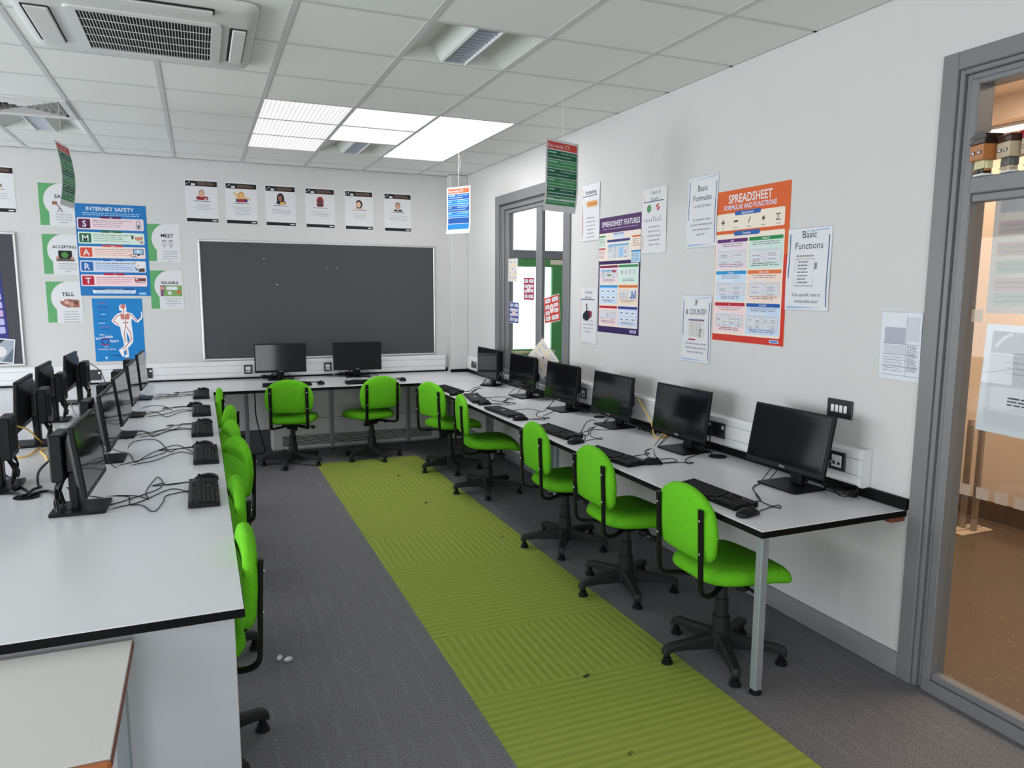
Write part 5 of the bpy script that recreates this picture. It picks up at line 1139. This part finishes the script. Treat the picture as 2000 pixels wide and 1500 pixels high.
for k, (hd, bd, ttl) in enumerate([((92, 40, 110), (220, 206, 214), 'SUM'), ((30, 130, 70), (196, 218, 210), 'AVERAGE'), ((40, 140, 200), (196, 212, 230), 'COUNT'), ((214, 110, 60), (232, 208, 196), 'MAX or MIN'), ((176, 40, 60), (232, 204, 206), 'IF'), ((28, 84, 160), (190, 206, 230), 'COUNTIF')]):
    r_, c_ = k//2, k % 2; u0, v0 = 0.025+c_*0.465, 0.318+r_*0.211; u1, v1 = u0+0.445, v0+0.200
    p = Print(0.592, 0.842); chip(p, u0, v0, u1, v1, K(*hd), K(*bd), ttl, 0.008, 0.115); p.k = 4
    p.lines(u0+0.05, v0+0.032, u1-0.04, 0.013, 2, 0.0035, K(120, 112, 118), 'c', 0.3)
    p.rect(u0+0.03, v0+0.062, u0+0.26, v0+0.072, WHITE); p.rect(u0+0.02, v0+0.076, u1-0.02, v0+0.085, K(196, 200, 208))
    grid(p, u0+0.02, v0+0.090, u1-0.02, v0+0.160, 6, 2 if r_ < 2 else 4, K(150, 150, 154)); p.lines(u0+0.04, v0+0.167, u1-0.04, 0.012, 2, 0.0035, K(110, 90, 100), 'c', 0.3); p.done('function_panel', t)
p = Print(0.592, 0.842); p.k = 2; p.rr(0.82, 0.966, 0.94, 0.985, WHITE, 0.004); p.up().rr(0.83, 0.969, 0.93, 0.982, K(60, 130, 190), 0.003); p.done('publisher_mark', t)

t = rsheet('spreadsheet_poster', 'dark purple SPREADSHEET FEATURES poster', 4.735, 1.792, 0.585, 0.836, m=K(50, 32, 84))
p = Print(0.585, 0.836); p.k = 0.5; p.rect(0, 0, 1, 0.13, K(76, 40, 92)); p.k = 1; p.text('SPREADSHEET FEATURES', 0.52, 0.080, 0.036, WHITE, bold=True, maxw=0.90); p.lines(0.08, 0.098, 0.95, 0.015, 1, 0.005, K(170, 150, 180), 'c', 0.05); p.done('heading', t)
p = Print(0.585, 0.836); p.rr(0.0, 0.135, 1.0, 0.375, CR, 0.010); p.rr(0.03, 0.405, 0.97, 0.945, CR, 0.010); p.done('panel_background', t)
for (u0, v0, u1, v1, hd, bd, kind) in [(0.0, 0.155, 0.17, 0.250, (36, 130, 76), (200, 222, 208), 0), (0.0, 0.262, 0.17, 0.365, (176, 40, 60), (232, 208, 208), 0), (0.36, 0.142, 0.62, 0.185, (40, 92, 158), (200, 214, 232), 0), (0.80, 0.180, 1.0, 0.280, (206, 90, 50), (234, 214, 200), 0), (0.79, 0.300, 1.0, 0.400, (40, 120, 180), (170, 206, 232), 0),
        (0.21, 0.195, 0.76, 0.360, (60, 60, 120), (226, 220, 214), 1), (0.04, 0.415, 0.49, 0.565, (120, 30, 70), (228, 206, 214), 2), (0.51, 0.415, 0.96, 0.565, (36, 130, 76), (200, 224, 212), 3), (0.04, 0.585, 0.49, 0.745, (40, 140, 200), (190, 212, 232), 4), (0.51, 0.585, 0.96, 0.745, (206, 110, 50), (232, 210, 190), 5), (0.04, 0.765, 0.49, 0.930, (176, 40, 50), (232, 204, 204), 6), (0.51, 0.765, 0.96, 0.930, (40, 60, 140), (196, 206, 228), 7)]:
    p = Print(0.585, 0.836); chip(p, u0, v0, u1, v1, K(*hd), K(*bd), None, 0.006, 0.13); p.k = 4; a, b_ = u0+0.03, u1-0.03; h_ = v1-v0
    if kind == 0: p.lines(u0+0.02, v0+h_*0.28, u1-0.01, 0.013, int((h_-0.03)/0.013), 0.0035, K(130, 110, 116))
    if kind in (1, 2, 6):
        grid(p, a, v0+h_*0.25, b_, v1-h_*(0.05 if kind == 1 else 0.30), 7 if kind == 1 else 5, 4 if kind == 1 else 3, K(150, 150, 156), K(110, 176, 214) if kind < 6 else None)
        if kind == 1: p.rect(u0+0.30, v0+h_*0.42, u0+0.40, v0+h_*0.9, K(150, 190, 226)); p.rect(u0+0.02, v0+h_*0.28, u0+0.18, v0+h_*0.38, K(140, 180, 214))
        if kind == 2: p.rect(a+0.28, v0+h_*0.28, a+0.37, v0+h_*0.40, K(176, 50, 60)); p.rect(a+0.16, v0+h_*0.50, a+0.26, v0+h_*0.60, K(90, 150, 80))
    if kind == 3: [p.rect(a+0.02+k*0.095, v0+h_*0.28, a+0.08+k*0.095, v0+h_*0.62, WHITE) for k in range(4)]; p.up(); [p.lines(a+0.03+k*0.095, v0+h_*0.33, a+0.075+k*0.095, 0.012, 3, 0.004, K(120, 120, 126), 'l', 0) for k in range(4)]
    if kind in (4, 7): [p.rr(a+0.01+j*0.13, v0+h_*(0.22+0.33*i), a+0.115+j*0.13, v0+h_*(0.46+0.33*i), K(214, 222, 234), 0.003) for i in range(2) for j in range(3)]; p.up(); [p.rect(a+0.035+j*0.13, v0+h_*(0.30+0.33*i), a+0.09+j*0.13, v0+h_*(0.36+0.33*i), K(96, 104, 124)) for i in range(2) for j in range(3)]
    if kind == 5: grid(p, a, v0+h_*0.28, a+0.20, v0+h_*0.70, 5, 3, K(160, 160, 160)); p.rect(a+0.23, v0+h_*0.22, b_, v0+h_*0.74, WHITE); p.up(); [p.rect(a+0.25+k*0.035, v0+h_*(0.70-q), a+0.275+k*0.035, v0+h_*0.70, K(36, 90, 160)) for k, q in enumerate((0.10, 0.40, 0.25, 0.42))]
    if kind > 1: p.lines(u0+0.05, v1-h_*0.22, u1-0.05, 0.012, 2, 0.0035, K(110, 96, 120), 'c', 0.3)
    p.done('feature_panel', t)
p = Print(0.585, 0.836); p.k = 2; p.rr(0.80, 0.960, 0.94, 0.982, WHITE, 0.004); p.up().rr(0.82, 0.964, 0.92, 0.978, K(120, 110, 190), 0.003); p.done('publisher_mark', t)

# timetable page in a plastic sleeve by the glazed screen
t = sheet('timetable_sheet', 'crumpled white table-printed page in a plastic sleeve beside the glazed screen', 'notice', (XW-0.001, 2.325, 1.455), -PI/2, 0.205, 0.290, mat('sleeved_paper', (0.66, 0.67, 0.72), 0.5), bend=wave(0.004, 0.4, 1.6))
mb = MB(); mb.box(-0.112, 0.112, 0.0002, 0.0008, -0.152, 0.152, M_sleeve); mb.build('plastic_sleeve', t)
p = Print(0.205, 0.290, wave(0.004, 0.4, 1.6)); G1, G2 = K(168, 170, 182), K(196, 198, 208)
p.rect(0.10, 0.22, 0.62, 0.46, G1); p.rect(0.10, 0.48, 0.62, 0.62, G2); p.rect(0.66, 0.06, 0.95, 0.42, G2); p.rect(0.15, 0.05, 0.40, 0.14, K(214, 214, 220)); p.up()
for v in (0.46, 0.62, 0.70, 0.80, 0.93): p.rect(0.06, v, 0.96, v+0.006, K(120, 124, 150))
p.rect(0.64, 0.03, 0.648, 0.93, K(130, 134, 156)); p.lines(0.10, 0.66, 0.60, 0.04, 6, 0.003, K(140, 142, 156)); p.lines(0.68, 0.48, 0.94, 0.022, 18, 0.003, K(140, 142, 156)); p.done('printed_table', t)

# ------------------------------------------------------------------ notices on window_1
def wnotice(label, y, z, tilt, col, pale, w=0.21, h=0.295, bend=None, x=0.080, rz=-PI/2):
    t = sheet('window_notice', label, 'notice', (x, y, z), rz, w, h, M_paper if pale else K(*col), 'small notices stuck to the grey window', tilt=tilt, bend=bend)
    p = Print(w, h, bend); C = K(*col)
    p.rect(0.04, 0.03, 0.96, 0.97, C if not pale else K(222, 206, 170)); p.up()
    for a, b_, c_, d in ((0.08, 0.06, 0.44, 0.22), (0.54, 0.06, 0.93, 0.22), (0.08, 0.30, 0.36, 0.46), (0.64, 0.30, 0.93, 0.44), (0.08, 0.54, 0.36, 0.70), (0.64, 0.50, 0.93, 0.66), (0.08, 0.76, 0.40, 0.93), (0.48, 0.76, 0.93, 0.93)): p.rr(a, b_, c_, d, WHITE, 0.012)
    p.disc(0.5, 0.48, 0.040, K(220, 204, 206)); p.up()
    for a, b_, c_, n_ in ((0.12, 0.10, 0.40, 3), (0.58, 0.10, 0.88, 3), (0.12, 0.34, 0.33, 3), (0.68, 0.34, 0.88, 2), (0.12, 0.58, 0.33, 3), (0.68, 0.54, 0.88, 3), (0.12, 0.80, 0.36, 3), (0.52, 0.80, 0.88, 3)): p.lines(a, b_, c_, 0.035, n_, 0.003, K(120, 116, 122))
    p.poly([(0.44, 0.47), (0.5, 0.40), (0.56, 0.47)], C if not pale else K(40, 50, 90)); p.done('printed_boxes', t)
    mb = MB(); mb.box(-w/2-0.006, w/2+0.006, 0.0003, 0.0007, -h/2-0.008, h/2+0.008, M_sleeve); mb.build('plastic_sleeve', t)
wnotice('yellow boxed notice, upper left on the grey window', 6.775, 1.868, 0.02, (214, 180, 110), True, 0.225, 0.21, x=0.022)
wnotice('dark red boxed notice high on the left pane of the grey window', 6.440, 1.690, 0.01, (150, 40, 60), False, 0.235, 0.20, x=0.044)
wnotice('blue boxed notice, lower left on the grey window', 6.745, 1.462, 0.02, (50, 70, 140), False, 0.235, 0.195, x=0.022)
wnotice('large red boxed notice tilted across the right pane of the grey window', 5.850, 1.520, -0.14, (190, 66, 54), False, 0.30, 0.215, x=0.003)
wnotice('cream notice hanging askew at the bottom of the grey window', 5.835, 1.098, 0.80, (190, 170, 120), True, 0.25, 0.235, x=-0.085, rz=-PI/2+0.45)

# ------------------------------------------------------------------ hanging key word signs
def key_sign(label, x, y, ztop, yaw, head, c1, c2, bend, curl=0.0):
    t = thing('hanging_sign', (x, y, ztop-0.21), yaw, label, 'hanging sign', 'key word signs hung from the ceiling'); w, h = 0.297, 0.42
    n = 12; mb = MB(); mb.loft([[(-w/2, bend(0, z)[1]-0.0004, z), (w/2, bend(0, z)[1]-0.0004, z), (w/2, bend(0, z)[1]+0.0004, z), (-w/2, bend(0, z)[1]+0.0004, z)] for z in [h/2-h*k/n for k in range(n+1)]], M_paper); mb.build('card', t, smooth=False)
    p = Print(w, h, bend); p.rect(0.05, 0.035, 0.95, 0.135, head); p.up().text('Key words: ICT', 0.07, 0.112, 0.021, WHITE, 'l', maxw=0.70); p.done('heading', t)
    for k in range(6):
        v = 0.150+k*0.128; p = Print(w, h, bend); p.rect(0.05, v, 0.95, v+0.120, (c1, c2)[k % 2]); p.up()
        LT = K(150, 190, 170) if c1 is KG1 else K(160, 200, 236)
        p.rect(0.08, v+0.022, 0.08+random.uniform(0.1, 0.3), v+0.042, LT); p.lines(0.45, v+0.026, 0.93, 0.05, 1, 0.005, LT, 'l', 0.1); p.lines(0.08, v+0.074, 0.92, 0.05, 1, 0.005, LT, 'l', 0.3); p.done('key_word_row', t)
    a = bend(0, h/2)[1]; L = H-0.004-ztop
    mb = MB(); mb.tube([(0, a, h/2-0.006), (0.0, a*0.7, h/2+L*0.5), (0, 0, h/2+L)], 0.0011, M_string, n=5); mb.build('string', t)
    return t
KG1, KG2, KB1, KB2 = K(24, 92, 66), K(60, 136, 88), K(24, 76, 144), K(28, 112, 176)
key_sign('green hanging key words sign in front of the grey window', -0.694, 4.25, 2.581, math.radians(22), K(196, 66, 50), KG1, KG2, lambda x, z: (x, 0.35*min(0, z+0.05)**2*2.5, z))
s_ = key_sign('blue hanging key words sign in the far right corner', -0.532, 6.75, 2.613, math.radians(-62), K(224, 84, 50), KB1, KB2, lambda x, z: (x, -0.5*min(0, z+0.08)**2*2.0, z))
mb = MB(); mb.tube([(0.0, 0.01, 0.512), (0.012, 0.012, 0.42), (-0.01, 0.01, 0.33), (0.0, 0.01, 0.29)], 0.0013, M_string, n=5); mb.build('loose_string', s_)
key_sign('green hanging key words sign seen almost edge-on at the left', -3.575, 6.13, 2.650, math.radians(82), K(196, 66, 50), KG1, KG2, lambda x, z: (x, 0.03*math.sin((z-0.21)*7), z))

# ------------------------------------------------------------------ toys on the transom, papers on the glass, acrylic screen in the corridor
def toy(label, y, hair, face, top, legs, spiky, sc=1.0, rz=-PI/2):
    t = thing('brick_toy_figure', (0.004, y, 2.1285), rz, label, 'toy', 'blocky toy figures on the transom'); t.scale = (sc, sc, sc)
    mb = MB(); mb.box(-0.030, 0.030, -0.022, 0.022, 0.0, 0.008, M_white, 0.002); mb.box(-0.026, -0.002, -0.018, 0.018, 0.008, 0.026, legs, 0.002); mb.box(0.002, 0.026, -0.018, 0.018, 0.008, 0.026, legs, 0.002); mb.build('feet', t)
    mb = MB(); mb.box(-0.028, 0.028, -0.020, 0.020, 0.026, 0.058, top, 0.002); mb.build('torso', t)
    for s in (-1, 1):
        mb = MB(); mb.box(s*0.034-0.006, s*0.034+0.006, -0.014, 0.010, 0.024, 0.052, top, 0.002); mb.box(s*0.034-0.006, s*0.034+0.006, -0.018, 0.004, 0.016, 0.0239, face, 0.002); mb.build('arm', t)
    mb = MB(); mb.box(-0.040, 0.040, -0.034, 0.034, 0.058, 0.118, face, 0.003); hd = mb.build('head', t)
    mb = MB()
    for s in (-1, 1): mb.box(s*0.018-0.012, s*0.018+0.012, -0.0355, -0.0341, 0.080, 0.092, K(20, 18, 18)); mb.box(s*0.018-0.008, s*0.018+0.008, -0.0362, -0.0356, 0.082, 0.090, WHITE)
    mb.build('eyes', hd)
    mb = MB(); mb.box(-0.043, 0.043, -0.032, 0.038, 0.1181, 0.140, hair, 0.003); mb.box(-0.043, 0.043, 0.0345, 0.044, 0.066, 0.1180, hair, 0.003); mb.box(-0.0435, -0.0405, -0.012, 0.034, 0.084, 0.1180, hair)
    if spiky:
        for k in range(4):
            y = -0.026+0.018*k
            mb.prism([(0.044, 0.139), (0.036, 0.156), (0.008, 0.166), (-0.022, 0.163), (-0.062, 0.148-0.004*k), (-0.030, 0.143), (-0.060, 0.128), (-0.0436, 0.119)], 0, 0.0165, hair, T(0, y, 0) @ Matrix.Rotation(PI/2, 4, 'X') @ T(0, 0, -0.0165))
        mb.prism([(-0.0436, 0.10), (-0.074, 0.122), (-0.070, 0.108), (-0.058, 0.090), (-0.0436, 0.078)], 0, 0.05, hair, T(0, -0.01, 0) @ Matrix.Rotation(PI/2, 4, 'X') @ T(0, 0, -0.05))
    else: mb.box(-0.048, 0.048, -0.036, 0.040, 0.1381, 0.146, hair, 0.002)
    mb.build('hair', t)
DKB = mat('dark_brown_bricks', (0.018, 0.010, 0.010), 0.3); ORB = mat('orange_bricks', (0.42, 0.16, 0.05), 0.35); TANB = mat('tan_bricks', (0.50, 0.40, 0.28), 0.35)
toy('blocky orange-faced toy with dark spiky hair on the transom ledge', 2.020, DKB, ORB, mat('pale_yellow_bricks', (0.62, 0.58, 0.32), 0.4), DKB, True, 0.98, -PI/2-0.35)
toy('blocky tan-faced toy with flat brown hair in the middle of the transom ledge', 1.917, mat('brown_bricks', (0.05, 0.022, 0.016), 0.35), TANB, mat('grey_bricks', (0.10, 0.10, 0.10), 0.35), TANB, False, 0.92, -PI/2-0.4)
toy('blocky toy with red hair on the transom ledge at the right edge', 1.822, mat('red_bricks', (0.35, 0.02, 0.03), 0.35), TANB, mat('dark_red_bricks', (0.20, 0.01, 0.02), 0.35), TANB, False, 0.95, -PI/2-0.2)
M_sheer = sheer('sheer_print_back', (0.36, 0.37, 0.38), 0.62); M_sheerw = sheer('paper_back', (0.66, 0.67, 0.70), 0.90)
t = sheet('glass_poster', 'sheer grey colour-banded print on the upper part of the glazed screen', 'poster', (0.0516, 1.711, 1.832), -PI/2, 0.56, 0.445, M_sheer)
p = Print(0.56, 0.445); p.rect(0.04, 0.05, 0.96, 0.15, sheer('sheer_heading', (0.30, 0.31, 0.34), 0.8))
for v, c_ in ((0.22, (0.36, 0.27, 0.28)), (0.40, (0.36, 0.25, 0.22)), (0.55, (0.25, 0.34, 0.28)), (0.70, (0.36, 0.25, 0.23)), (0.82, (0.25, 0.32, 0.28))): p.rect(0.04, v, 0.96, v+0.11, sheer('sheer_band', c_, 0.7)); p.up().lines(0.06, v+0.03, 0.94, 0.04, 2, 0.006, K(150, 146, 146), 'l', 0.1)
p.done('printed_bands', t)
t = sheet('glass_poster', 'white print seen from behind on the middle of the glazed screen', 'poster', (0.0516, 1.757, 1.352), -PI/2, 0.46, 0.42, M_sheerw, tilt=0.03)
p = Print(0.46, 0.42); p.rect(0.06, 0.06, 0.96, 0.26, K(176, 178, 184)); p.rect(0.06, 0.27, 0.96, 0.94, K(196, 196, 202)); p.up().lines(0.2, 0.33, 0.9, 0.05, 3, 0.004, K(160, 160, 166)); p.rect(0.10, 0.55, 0.80, 0.80, K(206, 206, 212)); p.lines(0.25, 0.65, 0.6, 0.03, 3, 0.006, K(60, 60, 64)); p.line([(0.10, 0.20), (0.16, 0.12), (0.22, 0.08)], 0.012, K(206, 208, 212)); p.done('printed_design', t)
t = thing('acrylic_screen', (2.2, 3.0, 0), 0, 'clear acrylic screen with white squares standing in the corridor', 'screen')
M_post = mat('grey_brown_post', (0.30, 0.24, 0.19), 0.5)
for y in (0.545, 0.46):
    mb = MB(); mb.box(-0.015, 0.015, y-0.018, y+0.018, 0.012, 0.80, M_post, 0.003); po = mb.build('post', t)
    mb = MB(); mb.box(-0.16, 0.16, y-0.035, y+0.035, 0.0, 0.0119, mat('pale_foot', (0.55, 0.42, 0.30), 0.5), 0.003); mb.build('foot', po)
mb = MB(); mb.box(-0.026, -0.0161, -1.3, 0.56, 0.10, 0.76, M_plexi); mb.build('acrylic_sheet', t)
for k in range(5):
    y = 0.535-k*0.135; mb = MB(); mb.box(-0.0275, -0.0265, y-0.045, y+0.045, 0.258, 0.338, M_paper); mb.build('white_square', t)
for y, z in ((2.068, 1.597),):
    mb = MB(); mb.box(0.0505, 0.0512, 2.003, 2.050, 1.573, 1.622, mat('tan_sticker', (0.50, 0.36, 0.26), 0.5)); mb.build('sticker', label='small tan square stuck to the glazed screen near the frame', cat='sticker')

# litter on the carpet
for dx, dy, a, lb in ((0, 0, 0.3, 'crumpled white paper scrap on the grey carpet, the nearer of two'), (-0.035, 0.03, 1.1, 'crumpled white paper scrap on the grey carpet, the farther of two')):
    mb = MB(); random.seed(int(a*10)); mb.lathe([(0, 0), (0.014, 0.002), (0.018, 0.010), (0.010, 0.018), (0, 0.016)], M_paper, 7); o = mb.build('paper_scrap', smooth=False, label=lb, cat='litter'); o.location = (-2.47+dx, 3.39+dy, 0.0005); o.scale = (1.2, 0.7, 1); o.rotation_euler = (0, 0, a)
for x, y, a, lb in ((-1.28, 2.74, 0.4, 'dark dried leaf bit on the green carpet near the bottom'), (-1.19, 5.62, 0.9, 'dark leaf bit on the green carpet beside the fourth right chair'), (-1.18, 6.55, 0.2, 'dark leaf bit at the far end of the green carpet')):
    mb = MB(); mb.box(-0.018, 0.018, -0.007, 0.007, 0, 0.004, mat('dried_leaf', (0.03, 0.03, 0.012), 0.9), 0.002); o = mb.build('leaf_scrap', label=lb, cat='litter'); o.location = (x, y, 0.0042); o.rotation_euler = (0, 0, a)
